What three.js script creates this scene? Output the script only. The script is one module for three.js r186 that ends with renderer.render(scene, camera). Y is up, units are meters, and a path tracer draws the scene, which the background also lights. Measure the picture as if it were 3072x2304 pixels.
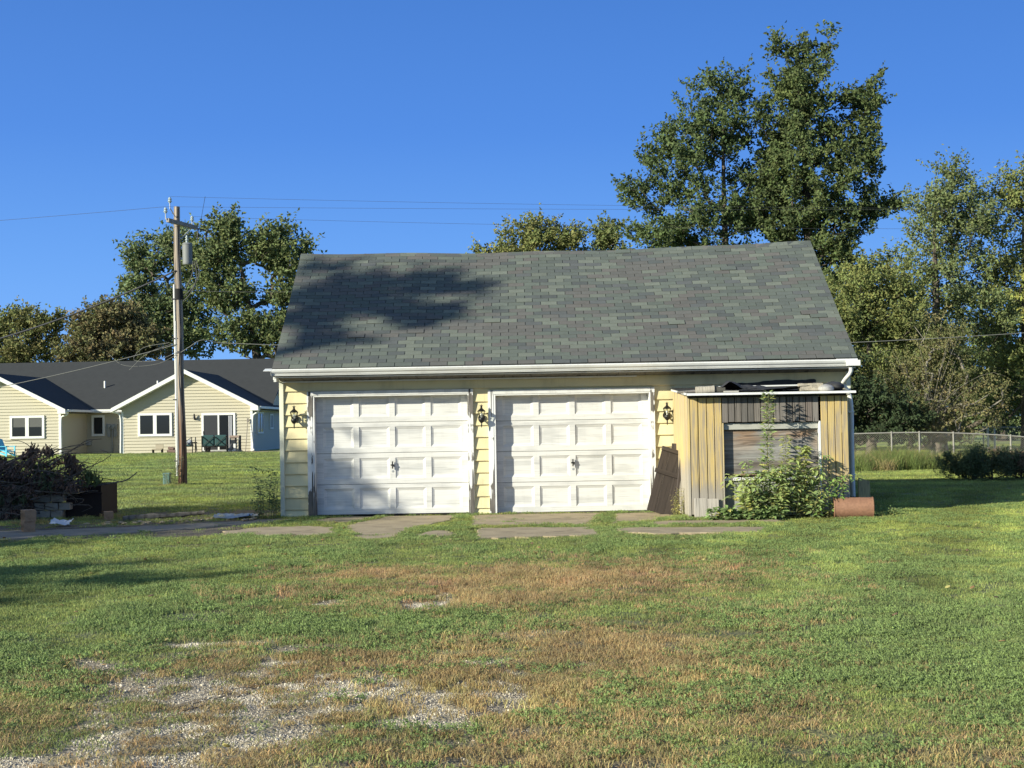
import * as THREE from 'three';
import { mergeGeometries, mergeVertices } from 'three/addons/utils/BufferGeometryUtils.js';
import { RoundedBoxGeometry } from 'three/addons/geometries/RoundedBoxGeometry.js';

// ------------------------------------------------------------------ camera, sky, sun, exposure
const scene = new THREE.Scene();
const camera = new THREE.PerspectiveCamera(30.25, 4 / 3, 0.1, 1500);
camera.position.set(0, 1.6, 0);
camera.rotation.set(THREE.MathUtils.degToRad(1.576), 0, THREE.MathUtils.degToRad(-1.0), 'YXZ');
camera.updateMatrixWorld();
const renderer = new THREE.WebGLRenderer({ antialias: true });
renderer.toneMapping = THREE.LinearToneMapping;
renderer.toneMappingExposure = 1.5;
renderer.shadowMap.enabled = true;
const SUN = new THREE.Vector3(-1.35, 0.64, 1.0).normalize();      // towards the sun
{
  const W = 512, H = 256, data = new Float32Array(W * H * 4);
  const stops = [[0, .175, .35, .66], [.06, .135, .31, .66], [.12, .10, .257, .61], [.2, .062, .187, .53], [.3, .046, .147, .44], [.6, .056, .125, .31], [1, .056, .115, .26]];
  for (let j = 0; j < H; j++) for (let i = 0; i < W; i++) {
    const el = ((j + .5) / H - .5) * Math.PI, az = ((i + .5) / W - .5) * 2 * Math.PI;
    const y = Math.sin(el), x = Math.cos(el) * Math.cos(az), z = Math.cos(el) * Math.sin(az), o = (j * W + i) * 4;
    let c;
    if (y <= 0) c = [.10, .12, .07];
    else {
      let k = 0; while (k < stops.length - 2 && y > stops[k + 1][0]) k++;
      const a = stops[k], b = stops[k + 1], t = Math.min(1, Math.max(0, (y - a[0]) / (b[0] - a[0])));
      c = [1, 2, 3].map(q => a[q] + (b[q] - a[q]) * t);
      const mu = x * SUN.x + y * SUN.y + z * SUN.z, g = Math.pow(Math.max(0, (mu + 1) / 2), 5);
      c = [c[0] * (1 + 1.2 * g) + .16 * g, c[1] * (1 + .9 * g) + .11 * g, c[2] * (1 + .25 * g)];
    }
    data[o] = c[0]; data[o + 1] = c[1]; data[o + 2] = c[2]; data[o + 3] = 1;
  }
  const sky = new THREE.DataTexture(data, W, H, THREE.RGBAFormat, THREE.FloatType);
  sky.mapping = THREE.EquirectangularReflectionMapping; sky.magFilter = THREE.LinearFilter; sky.needsUpdate = true;
  scene.background = sky; scene.environment = sky;
}
const sun = new THREE.DirectionalLight(new THREE.Color(1, .965, .80), 5);
sun.name = 'sun';
sun.position.copy(SUN).multiplyScalar(90).add(new THREE.Vector3(0, 0, -40)); sun.target.position.set(0, 0, -40);
sun.castShadow = true; sun.shadow.radius = 1; sun.shadow.mapSize.set(4096, 4096);
Object.assign(sun.shadow.camera, { left: -60, right: 60, top: 50, bottom: -50, near: 1, far: 220 });
scene.add(sun, sun.target);

// ------------------------------------------------------------------ helpers
const V3 = (x, y, z) => new THREE.Vector3(x, y, z);
let seed = 1234567;
const rnd = () => { seed |= 0; seed = seed + 0x6D2B79F5 | 0; let t = Math.imul(seed ^ seed >>> 15, 1 | seed); t = t + Math.imul(t ^ t >>> 7, 61 | t) ^ t; return ((t ^ t >>> 14) >>> 0) / 4294967296; };
const reseed = s => { seed = s * 7919 + 17; };
const R = (a, b) => a + (b - a) * rnd();
const gauss = () => (rnd() + rnd() + rnd() + rnd() - 2) * .87;
const clamp = (x, a = 0, b = 1) => Math.min(b, Math.max(a, x));
const ss = (a, b, x) => { const t = clamp((x - a) / (b - a)); return t * t * (3 - 2 * t); };
const mix = (a, b, t) => a + (b - a) * t;
const mix3 = (a, b, t) => [mix(a[0], b[0], t), mix(a[1], b[1], t), mix(a[2], b[2], t)];
const hash = (x, y, s = 0) => { let h = Math.imul(x | 0, 374761393) + Math.imul(y | 0, 668265263) + Math.imul(s | 0, 982451653); h = Math.imul(h ^ h >>> 13, 1274126177); return ((h ^ h >>> 16) >>> 0) / 4294967296; };
function vn(x, y, s = 0, px = 0, py = 0) {              // value noise, optionally periodic
  const xi = Math.floor(x), yi = Math.floor(y), fx = x - xi, fy = y - yi, u = fx * fx * (3 - 2 * fx), v = fy * fy * (3 - 2 * fy);
  const w = (a, p) => p ? ((a % p) + p) % p : a, x0 = w(xi, px), x1 = w(xi + 1, px), y0 = w(yi, py), y1 = w(yi + 1, py);
  return mix(mix(hash(x0, y0, s), hash(x1, y0, s), u), mix(hash(x0, y1, s), hash(x1, y1, s), u), v);
}
function fbm(x, y, o = 4, s = 0, px = 0, py = 0) { let a = .5, t = 0, n = 0; for (let i = 0; i < o; i++) { t += a * vn(x, y, s + i * 31, px, py); n += a; a *= .5; x *= 2; y *= 2; px *= 2; py *= 2; } return t / n; }
function tex(w, h, fn, srgb = true) {                   // fn(u, v) -> linear rgb 0..1 or a number; tiles
  const d = new Uint8Array(w * h * 4), e = c => srgb ? (c <= .0031308 ? 12.92 * c : 1.055 * Math.pow(c, 1 / 2.4) - .055) : c;
  for (let j = 0; j < h; j++) for (let i = 0; i < w; i++) {
    let c = fn((i + .5) / w, (j + .5) / h); if (typeof c === 'number') c = [c, c, c];
    for (let k = 0; k < 3; k++) d[(j * w + i) * 4 + k] = 255 * clamp(e(clamp(c[k]))); d[(j * w + i) * 4 + 3] = 255;
  }
  const t = new THREE.DataTexture(d, w, h); t.wrapS = t.wrapT = THREE.RepeatWrapping; t.magFilter = THREE.LinearFilter; t.minFilter = THREE.LinearMipmapLinearFilter; t.generateMipmaps = true;
  if (srgb) t.colorSpace = THREE.SRGBColorSpace; t.needsUpdate = true; return t;
}
const rep = (t, x, y) => { const c = t.clone(); c.repeat.set(x, y); c.needsUpdate = true; return c; };
const mat = (r, g, b, rough = .8, extra = {}) => new THREE.MeshStandardMaterial({ color: new THREE.Color().setRGB(r, g, b), roughness: rough, ...extra });
const leafMat = (t = .4) => new THREE.MeshPhysicalMaterial({ color: 0xffffff, vertexColors: true, roughness: .93, transmission: t, thickness: 0, side: THREE.DoubleSide, specularIntensity: .5 });

const names = {};
const numbered = n => { names[n] = (names[n] ?? -1) + 1; return names[n] ? n + '_' + String(names[n]).padStart(3, '0') : n; };
function tag(o, label, category, group, kind) { if (label) o.userData.label = label; if (category) o.userData.category = category; if (group) o.userData.group = group; if (kind) o.userData.kind = kind; return o; }
function thing(name, label, category, [x, y, z] = [0, 0, 0], group, kind) { const g = new THREE.Group(); g.name = numbered(name); g.position.set(x, y, z); scene.add(g); return tag(g, label, category, group, kind); }
const org = o => { const p = V3(0, 0, 0); for (let q = o; q && q !== scene; q = q.parent) p.add(q.position); return p; };
function part(name, geo, m, parent = scene, kind) {     // geometry given in world metres; stored relative to its parent's base
  if (Array.isArray(geo)) geo = merge(geo);
  const p = org(parent); if (p.lengthSq()) geo.translate(-p.x, -p.y, -p.z);
  return lpart(name, geo, m, parent, kind);
}
function lpart(name, geo, m, parent = scene, kind) {    // geometry already local
  if (Array.isArray(geo)) geo = merge(geo);
  const o = new THREE.Mesh(geo, m); o.castShadow = o.receiveShadow = true; o.name = parent === scene ? numbered(name) : name; parent.add(o);
  if (kind) o.userData.kind = kind; return o;
}
const clean = g => { g = g.index ? g.toNonIndexed() : g; for (const k of Object.keys(g.attributes)) if (!['position', 'normal', 'uv', 'color'].includes(k)) g.deleteAttribute(k); if (!g.attributes.normal) g.computeVertexNormals(); if (!g.attributes.uv) g.setAttribute('uv', new THREE.BufferAttribute(new Float32Array(g.attributes.position.count * 2), 2)); return g; };
function merge(list) { const a = list.map(clean), c = a.some(g => g.attributes.color); if (c) for (const g of a) if (!g.attributes.color) g.setAttribute('color', new THREE.BufferAttribute(new Float32Array(g.attributes.position.count * 3).fill(1), 3)); return mergeGeometries(a); }
function mUV(g, ou = 0, ov = 0, swap = false) {         // planar uv in metres, per face by its main axis
  g = clean(g); const p = g.attributes.position, n = g.attributes.normal, uv = g.attributes.uv;
  for (let i = 0; i < p.count; i += 3) {
    const a = [0, 1, 2].map(k => Math.abs(n.getComponent(i, k) + n.getComponent(i + 1, k) + n.getComponent(i + 2, k))), ax = a[0] > a[1] && a[0] > a[2] ? 0 : a[1] > a[2] ? 1 : 2;
    for (let k = i; k < i + 3; k++) { let u = ax === 0 ? p.getZ(k) : p.getX(k), v = ax === 1 ? p.getZ(k) : p.getY(k); if (swap) [u, v] = [v, u]; uv.setXY(k, u + ou, v + ov); }
  }
  return g;
}
const box = (x0, x1, y0, y1, z0, z1) => new THREE.BoxGeometry(x1 - x0, y1 - y0, z1 - z0).translate((x0 + x1) / 2, (y0 + y1) / 2, (z0 + z1) / 2);
const rbox = (x0, x1, y0, y1, z0, z1, r = .004) => new RoundedBoxGeometry(x1 - x0, y1 - y0, z1 - z0, 1, r).translate((x0 + x1) / 2, (y0 + y1) / 2, (z0 + z1) / 2);
function quadsGeo(quads) { const p = []; for (const [a, b, c, d] of quads) p.push(...a, ...b, ...c, ...a, ...c, ...d); const g = new THREE.BufferGeometry(); g.setAttribute('position', new THREE.Float32BufferAttribute(p, 3)); g.computeVertexNormals(); return clean(g); }
function prism(poly, x0, x1) {                          // polygon of [z, y], drawn along x
  const q = []; for (let i = 0; i < poly.length; i++) { const [z, y] = poly[i], [z2, y2] = poly[(i + 1) % poly.length]; q.push([[x0, y, z], [x1, y, z], [x1, y2, z2], [x0, y2, z2]]); }
  const g = quadsGeo(q), tri = THREE.ShapeUtils.triangulateShape(poly.map(p => new THREE.Vector2(...p)), []), p = [];
  for (const t of tri) { for (const k of t) p.push(x0, poly[k][1], poly[k][0]); for (const k of [...t].reverse()) p.push(x1, poly[k][1], poly[k][0]); }
  const e = new THREE.BufferGeometry(); e.setAttribute('position', new THREE.Float32BufferAttribute(p, 3)); e.computeVertexNormals();
  return merge([g, e]);
}
function tube(pts, r, rad = 6, seg, r1) {               // tapered tube through points
  const c = new THREE.CatmullRomCurve3(pts.map(p => Array.isArray(p) ? V3(...p) : p)), n = seg ?? Math.max(1, (pts.length - 1) * 3), g = new THREE.TubeGeometry(c, n, r, rad, false);
  if (r1 !== undefined) { const p = g.attributes.position, k = rad + 1; for (let i = 0; i <= n; i++) { const m = c.getPointAt(i / n), f = mix(1, r1 / r, i / n); for (let j = 0; j < k; j++) { const q = i * k + j; p.setXYZ(q, m.x + (p.getX(q) - m.x) * f, m.y + (p.getY(q) - m.y) * f, m.z + (p.getZ(q) - m.z) * f); } } }
  return g;
}
const cyl = (x, y0, y1, z, r0, r1 = r0, n = 12) => new THREE.CylinderGeometry(r1, r0, y1 - y0, n).translate(x, (y0 + y1) / 2, z);
const bar = (a, b, r, n = 6) => { const A = V3(...a), B = V3(...b), g = new THREE.CylinderGeometry(r, r, A.distanceTo(B), n); g.applyQuaternion(new THREE.Quaternion().setFromUnitVectors(V3(0, 1, 0), B.clone().sub(A).normalize())); return g.translate((a[0] + b[0]) / 2, (a[1] + b[1]) / 2, (a[2] + b[2]) / 2); };
const beam = (a, b, w, h) => { const A = V3(...a), B = V3(...b), g = new THREE.BoxGeometry(w, h, A.distanceTo(B)); const m = new THREE.Matrix4().lookAt(B, A, V3(0, 1, 0)); return g.applyMatrix4(m).translate((a[0] + b[0]) / 2, (a[1] + b[1]) / 2, (a[2] + b[2]) / 2); };
const tint = (g, c) => { g = clean(g); const n = g.attributes.position.count, a = new Float32Array(n * 3); for (let i = 0; i < n; i++) a.set(c, i * 3); g.setAttribute('color', new THREE.BufferAttribute(a, 3)); return g; };
const rough = (g, amt, f = 6, s = 0) => { g = mergeVertices(g); const p = g.attributes.position, n = g.attributes.normal; for (let i = 0; i < p.count; i++) { const k = (fbm(p.getX(i) * f + p.getZ(i) * f * .7, p.getY(i) * f + p.getZ(i) * f * .5, 3, s) - .5) * 2 * amt; p.setXYZ(i, p.getX(i) + n.getX(i) * k, p.getY(i) + n.getY(i) * k, p.getZ(i) + n.getZ(i) * k); } g.computeVertexNormals(); return g; };

// ------------------------------------------------------------------ textures and materials
const T = {};
T.speck = tex(256, 256, (u, v) => .72 + .28 * (fbm(u * 64, v * 64, 2, 3, 64, 64) * .6 + fbm(u * 6, v * 6, 3, 9, 6, 6) * .4) * 1.6 - .12);
T.fine = tex(256, 256, (u, v) => .5 + .5 * (fbm(u * 48, v * 48, 3, 5, 48, 48) - .5) * 2, false);
T.dirty = tex(512, 512, (u, v) => { const a = fbm(u * 5, v * 5, 5, 11, 5, 5), s = fbm(u * 40, v * 3, 3, 12, 40, 3); const k = 1 - .16 * ss(.45, .8, a) - .10 * ss(.5, .9, s); return [k, k * .995, k * .975]; });
T.wood = tex(512, 512, (u, v) => {                     // grain runs along v
  const w = fbm(u * 6 + 2 * fbm(u * 3, v * 1, 2, 40, 3, 1), v * 1, 3, 21, 0, 1), g = fbm(u * 90, v * 4, 3, 22, 90, 4), c = ss(.68, .78, fbm(u * 44, v * 2, 3, 23, 44, 2));
  const k = .62 + .5 * g + .25 * (w - .5) - .5 * c; return [k, k * .98, k * .955];
});
T.woodH = tex(512, 512, (u, v) => .5 + .7 * (fbm(u * 90, v * 4, 3, 22, 90, 4) - .5) - .5 * ss(.68, .78, fbm(u * 44, v * 2, 3, 23, 44, 2)), false);
T.yellow = tex(1024, 1024, (u, v) => {                 // worn yellow paint over grey wood; v runs over 2.1 m of height, bare at the foot
  const g = fbm(u * 90, v * 8, 4, 31, 90, 8), w = fbm(u * 64, v * 9, 5, 32, 64, 9) * .75 + .25 * fbm(u * 10, v * 4, 3, 36, 10, 4), y = v, edge = fbm(u * 60, v * 3, 2, 37, 60, 3);
  const bare = ss(.46, .72, w * .62 + g * .34 + edge * .16 + .30 * ss(.30, .14, y) - .08 * ss(.7, 1, y) + .02);
  const p = mix3([.60, .42, .145], [.52, .405, .19], fbm(u * 12, v * 9, 3, 33, 12, 9)), b = mix3(mix3([.46, .37, .24], [.27, .215, .15], g), mix3([.42, .38, .32], [.24, .21, .18], g), ss(.36, .16, y));
  const c = ss(.70, .8, fbm(u * 50, v * 2.0, 3, 34, 50, 2)), k = (1 - .5 * c) * (.85 + .25 * g);
  const m = mix3(p, b, bare); return [m[0] * k, m[1] * k, m[2] * k];
});
T.ply = tex(1024, 512, (u, v) => {
  const d = fbm(u * 3, v * 5, 3, 52, 3, 5), g = fbm(u * 5 + d * 3, v * 60 + d * 10, 4, 51, 0, 60), s = fbm(u * 2, v * 6, 4, 53, 2, 6), red = ss(.48, .75, fbm(u * 4, v * 4, 4, 54, 4, 4)) * ss(.2, .95, v), k = .55 + .9 * (g - .2);
  const b = mix3(mix3([.17, .145, .125], [.31, .30, .28], ss(.35, .7, s)), [.34, .20, .11], red * .85), c = ss(.66, .74, fbm(u * 3, v * 70, 3, 55, 3, 70)); return b.map(q => q * k * (1 - .55 * c));
});
T.peel = tex(512, 1024, (u, v) => {                    // white paint cracked off old boards, worse near the foot
  const g = fbm(u * 30, v * 10, 4, 61, 30, 10), w = fbm(u * 10, v * 14, 5, 62, 10, 14), ln = fbm(u * 22, v * 2, 3, 63, 22, 2), bare = Math.max(ss(.60, .66, w * .45 + ln * .55 + .16 * ss(.3, .0, v)), ss(.69, .73, ln + .10 * ss(.5, .1, v)));
  return mix3([.70, .70, .68], [.04 + .16 * g, .035 + .145 * g, .03 + .13 * g], bare);
});
T.conc = tex(512, 512, (u, v) => { const a = fbm(u * 6, v * 6, 5, 71, 6, 6), s = vn(u * 170, v * 170, 72, 170, 170), k = .62 + .55 * a + .22 * (s - .5) - .25 * ss(.6, .75, fbm(u * 9, v * 9, 4, 73, 9, 9)); return [k, k * .965, k * .9]; });
T.grain = tex(1024, 1024, (u, v) => { const a = fbm(u * 110, v * 110, 3, 81, 110, 110), b = fbm(u * 14, v * 14, 4, 82, 14, 14); const k = .45 + .8 * a + .35 * (b - .5); return k; });
T.grainH = tex(512, 512, (u, v) => fbm(u * 64, v * 64, 4, 81, 64, 64), false);
T.bark = tex(256, 512, (u, v) => { const a = fbm(u * 14, v * 6, 4, 91, 14, 6), c = ss(.45, .6, fbm(u * 10, v * 3, 3, 92, 10, 3)); return (.6 + .6 * a) * (1 - .45 * c); });
T.pole = tex(256, 1024, (u, v) => { const a = fbm(u * 26, v * 6, 4, 93, 26, 6), c = ss(.6, .68, fbm(u * 18, v * 2, 3, 94, 18, 2)); const k = (.65 + .6 * a) * (1 - .65 * c); return [k, k * .95, k * .9]; });
T.rust = tex(512, 512, (u, v) => { const a = fbm(u * 6, v * 6, 5, 101, 6, 6), b = fbm(u * 40, v * 40, 3, 102, 40, 40); return mix3([.22, .105, .06], [.28, .15, .09], a).map(q => q * (.75 + .5 * b)); });
T.stone = tex(256, 256, (u, v) => { const a = fbm(u * 8, v * 8, 5, 111, 8, 8); const k = .55 + .8 * a; return [k, k * .97, k * .92]; });
T.door = tex(1024, 1024, (u, v) => { const g = fbm(u * 7, v * 150, 3, 121, 7, 150), b = fbm(u * 4, v * 9, 4, 122, 4, 9), st = fbm(u * 60, v * 3, 3, 123, 60, 3), k = 1 - .16 * ss(.48, .8, g) - .17 * ss(.46, .75, b) - .03 * ss(.55, .8, st); return [k, k * (.975 + .022 * b), k * (.935 + .05 * b)]; });
T.doorH = tex(512, 512, (u, v) => fbm(u * 7, v * 80, 3, 121, 7, 80), false);

const M = {};
M.siding = mat(.70, .61, .36, .62, { map: rep(T.dirty, .7, .7), bumpMap: T.fine, bumpScale: .0006 });
M.cream = mat(.70, .69, .54, .6, { map: rep(T.dirty, .6, .5) });
M.white = mat(.72, .72, .70, .45, { map: rep(T.dirty, .5, .5) });
M.whiteOld = mat(.66, .655, .63, .6, { map: rep(T.dirty, 1.3, 1.3) });
M.peel = mat(1, 1, 1, .75, { map: rep(T.peel, .9, .43), bumpMap: rep(T.peel, .9, .43), bumpScale: .0015 });
M.door = mat(.66, .655, .64, .48, { map: rep(T.door, .45, .8), bumpMap: rep(T.doorH, .5, .8), bumpScale: .0012 });
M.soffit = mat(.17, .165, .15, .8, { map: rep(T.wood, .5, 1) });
M.dark = mat(.012, .012, .012, .9);
M.blackMetal = mat(.018, .017, .016, .42, { metalness: .3 });
M.tar = mat(.032, .032, .034, .78, { map: rep(T.stone, 2, 2), bumpMap: T.fine, bumpScale: .002 });
M.greyWood = mat(.27, .245, .22, .85, { map: rep(T.wood, 1.7, .8), bumpMap: rep(T.woodH, 1.7, .8), bumpScale: .002 });
M.greyWoods = [[.19, .17, .155], [.155, .14, .13], [.22, .20, .185], [.185, .155, .14], [.14, .13, .122]].map(c => mat(...c, .85, { map: rep(T.wood, 1.7, .8), bumpMap: rep(T.woodH, 1.7, .8), bumpScale: .002 }));
M.yellow = mat(1, 1, 1, .8, { map: rep(T.yellow, .9, .476), bumpMap: rep(T.woodH, 1.7, .8), bumpScale: .0015 });
M.yellowSide = mat(1.2, 1.2, 1.15, .75, { map: rep(T.yellow, .45, .3), bumpMap: rep(T.woodH, 1.7, .8), bumpScale: .001 });
M.ply = mat(1, 1, 1, .85, { map: rep(T.ply, .55, 1.2), bumpMap: rep(T.ply, .55, 1.2), bumpScale: .0015 });
M.darkWood = mat(.07, .055, .048, .8, { map: rep(T.wood, 1.4, .8), bumpMap: rep(T.woodH, 1.4, .8), bumpScale: .002 });
M.conc = mat(.375, .305, .205, .92, { map: rep(T.conc, .6, .6), bumpMap: rep(T.conc, .6, .6), bumpScale: .006 });
M.rust = mat(1, 1, 1, .75, { map: rep(T.rust, 1, 1), bumpMap: rep(T.rust, 1, 1), bumpScale: .002 });
M.bark = mat(.16, .13, .10, .95, { map: rep(T.bark, 2, 1), bumpMap: rep(T.bark, 2, 1), bumpScale: .02 });
M.paleBark = mat(.30, .27, .22, .95, { map: rep(T.bark, 2, 1) });
M.wire = mat(.05, .05, .055, .6);
M.galv = mat(.42, .43, .43, .5, { metalness: .4 }); M.fence = mat(.27, .255, .22, .7); M.cable = mat(.17, .17, .155, .7);
M.glassDark = new THREE.MeshPhysicalMaterial({ color: 0x26282a, roughness: .06, specularIntensity: .6 });
M.leaf = leafMat(.22);
M.grass = leafMat(.32);

// ------------------------------------------------------------------ the ground
// d is the distance in front of the camera (d = -z)
const ell = (x, d, cx, cd, rx, rd, n, k = .55) => clamp(1.25 - Math.hypot((x - cx) / rx, (d - cd) / rd) + (n - .5) * k * 2);
function segD(x, d, a, b) { const vx = b[0] - a[0], vd = b[1] - a[1], t = clamp(((x - a[0]) * vx + (d - a[1]) * vd) / (vx * vx + vd * vd)); return Math.hypot(x - a[0] - vx * t, d - a[1] - vd * t); }
function veg(x, d) {
  const n = fbm(x * 1.5 + 7, d * 1.1 + 3, 4, 201), n2 = fbm(x * 4.2, d * 3.2, 4, 202), n3 = fbm(x * .35 + 9, d * .3, 3, 203);
  const near = d < 30 && x > -13 && x < 13;
  let bare = 0, dry = 0, soil = 0, gravel = 0;
  if (near) {
    const tr = clamp(1.45 - segD(x, d, [-2.25, 6.0], [-1.0, 9.35]) / .55 + (n2 - .5) * 2.2);
    const tr2 = clamp(1.15 - segD(x, d, [-1.9, 8.6], [-.6, 9.9]) / .42 + (n2 - .5) * 2.4);
    gravel = Math.max(tr, tr2 * .9, ell(x, d, -.35, 8.3, .65, .8, n2, .8), ell(x, d, -1.3, 8.6, .6, .6, n2, .8), ell(x, d, -.05, 9.5, .5, .35, n2, .8) * .8, ell(x, d, -.72, 12.8, .28, .55, n2, .8), ell(x, d, -1.7, 12.95, .25, .28, n2, .8), ell(x, d, -2.35, 10.6, .45, .3, n2, .7) * .9, ell(x, d, -.1, 10.9, .6, .22, n2, .8) * .8, ell(x, d, -1.35, 7.3, .4, .4, n2, .8) * .8);
    soil = Math.max(ell(x, d, -2.75, 9.75, .65, .55, n2, .9), ell(x, d, -.45, 6.75, .9, .38, n2, .8), ell(x, d, -2.0, 9.1, 1.1, 1.1, n2, .8) * .95, ell(x, d, -1.6, 7.6, 1.2, 1.2, n2, .8) * .8, ell(x, d, .35, 6.6, .5, .3, n2) * .7, ell(x, d, 2.1, 6.6, .6, .35, n2) * .5, ell(x, d, -2.6, 12.2, .35, .5, n2) * .7, segD(x, d, [-1.9, 8.3], [-1.5, 9.0]) < .2 ? .9 : 0);
    dry = Math.max(ell(x, d, .25, 14.3, 2.5, 2.7, n, .75), ell(x, d, .55, 10.0, 1.25, 2.0, n, .8), ell(x, d, -.3, 8.6, 1.0, 1.2, n, .8), ell(x, d, .05, 7.0, 1.1, 1.1, n, .8) * .8, ell(x, d, -1.5, 9.2, 1.6, 1.6, n, .8) * .75, ell(x, d, -1.3, 15.2, 1.3, 1.2, n, .7) * .9, ell(x, d, -1.6, 7.0, 1.2, 1.0, n, .8) * .7, ell(x, d, 1.2, 7.6, 1.2, 1.1, n, .9) * .6, ell(x, d, -3.0, 8.2, 1.0, 1.5, n, .9) * .45, ell(x, d, 2.4, 6.7, .9, .6, n, .9) * .6);
    const band = ell(x, d, -1.35, 11.4, 1.6, .75, n, .7); dry *= 1 - .9 * band; gravel *= 1 - .8 * band;
    const strip = ell(x, d, .1, 17.6, .7, 1.3, n, .6); dry *= 1 - .7 * strip;
  }
  if (near && d < 15) { const hi = fbm(x * 8 + 3, d * 6, 3, 204), cl = fbm(x * 3.1 + 9, d * 2.3, 3, 205), k = clamp(1 - 2.4 * (ss(.55, .66, hi) * .6 + ss(.56, .66, cl) * .6)); const gm = ss(.40, .56, fbm(x * 2.4 + 1, d * 1.8, 3, 207)); gravel *= .3 + .95 * k; soil = Math.max(soil * (.4 + .8 * k), gravel * 1.05 * (1 - .5 * gm)); gravel *= .12 + .88 * gm; dry = Math.max(dry, Math.min(.8, (1 - k) * gravel0(x, d) * .9)); }
  bare = Math.max(gravel, soil * .9);
  return { bare, gravel, soil: Math.max(0, soil - gravel * .8), dry, n, n2, n3 };
}
const gravel0 = (x, d) => clamp(1.5 - segD(x, d, [-1.9, 6.2], [-.6, 9.2]) / 1.1);
const inSlab = (x, d) => SLABS.some(p => { let c = false; for (let i = 0, j = p.length - 1; i < p.length; j = i++) if ((p[i][1] > d) !== (p[j][1] > d) && x < (p[j][0] - p[i][0]) * (d - p[i][1]) / (p[j][1] - p[i][1]) + p[i][0]) c = !c; return c; });
const SLABS = [
  [[-11, 21.0], [-11, 22.3], [-8.4, 22.9], [-6.6, 23.3], [-4.6, 24.4], [-4.1, 24.95], [-3.6, 24.2], [-4.7, 23.2], [-6.2, 21.9], [-7.6, 21.2]],
  [[-3.55, 24.15], [-2.9, 24.95], [-2.35, 24.95], [-2.55, 23.9], [-3.0, 23.5]],
  [[-4.5, 22.0], [-4.2, 22.65], [-3.3, 22.9], [-2.85, 22.5], [-2.7, 21.3], [-2.9, 20.6], [-3.7, 20.7], [-4.3, 21.3]],
  [[-2.5, 23.8], [-2.2, 24.9], [-.95, 24.95], [-1.15, 23.4], [-1.5, 22.5], [-1.62, 21.2], [-1.72, 20.15], [-2.25, 20.05], [-2.42, 21.3], [-2.7, 22.7]],
  [[-1.42, 20.4], [-1.3, 21.3], [-1.0, 21.3], [-.85, 20.5], [-1.1, 20.25]],
  [[-.74, 22.25], [-.7, 24.9], [1.5, 24.9], [1.36, 23.3], [1.12, 22.1]],
  [[-.5, 19.75], [-.52, 21.7], [1.1, 21.55], [1.22, 20.0]],
  [[1.55, 22.35], [1.78, 24.7], [2.55, 24.8], [2.72, 23.6], [2.3, 22.75]],
  [[1.95, 22.0], [2.45, 22.6], [4.25, 22.55], [4.12, 21.95], [2.2, 21.75]],
  [[1.55, 20.4], [1.5, 21.2], [2.0, 21.25], [3.65, 20.9], [3.55, 20.1], [1.95, 20.05]],
];
function groundH(x, d) {
  const left = 1 - ss(-6, 4, x), far = ss(30, 78, d), amp = d < 40 ? 1 : .3;
  let h = far * mix(-.09, .25, left) + amp * (fbm(x * .9, d * .9, 3, 211) - .5) * .05 * ss(0, 3, 25 - d + 3);
  if (d < 30 && Math.abs(x) < 13) { h += (fbm(x * 5, d * 5, 3, 212) - .5) * .028; if (d > 19 && inSlab(x, d)) h -= .035; }
  return h;
}
const G1 = [.235, .29, .09], G2 = [.31, .36, .09], G3 = [.205, .27, .105], TAN = [.42, .305, .15], RED = [.46, .285, .165], STRAW = [.50, .41, .17];
function grassColor(x, d, v) {
  let c = mix3(G1, G3, ss(.35, .65, v.n));
  const far = ss(12, 26, d), right = ss(1.5, 6, x + (d - 14) * .12);
  c = mix3(c, G2, clamp(.25 + .55 * ss(.4, .7, v.n3)) * mix(.35, 1, far));
  c = mix3(c, G2, right * ss(13, 20, d) * .6);
  if (d > 30) { const s = Math.sin((d * 1.05 + x * .12 + 2 * v.n3) * 1.9); c = c.map((q, m) => q * (1 + (m === 2 ? .1 : .20) * s)); }
  else if (x > 2 && d > 12) { const s = Math.sin(((x - 2) * 1.5 - (d - 12) * .55) * 2.2 + v.n * 2); c = c.map(q => q * (1 + .26 * s)); }
  const dc = mix3(mix3(TAN, RED, ss(.5, .75, v.n2) * ss(11, 13.5, d)), STRAW, ss(.55, .8, v.n) * ss(12, 9, d) * .8);
  if (d > 12.5 && d < 19) { const tr = Math.min(Math.abs(x - .055 * d), Math.abs(x - .1 * d)); c = c.map(q => q * (1 - .38 * ss(.26, .08, tr) * ss(12.5, 14, d) * ss(19, 17.5, d))); }
  const mo = .86 + .30 * ss(.3, .7, fbm(x * 2.3 + 5, d * 1.5, 3, 206)); return mix3(c, dc, clamp(v.dry * .9)).map(q => q * mo);
}
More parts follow.
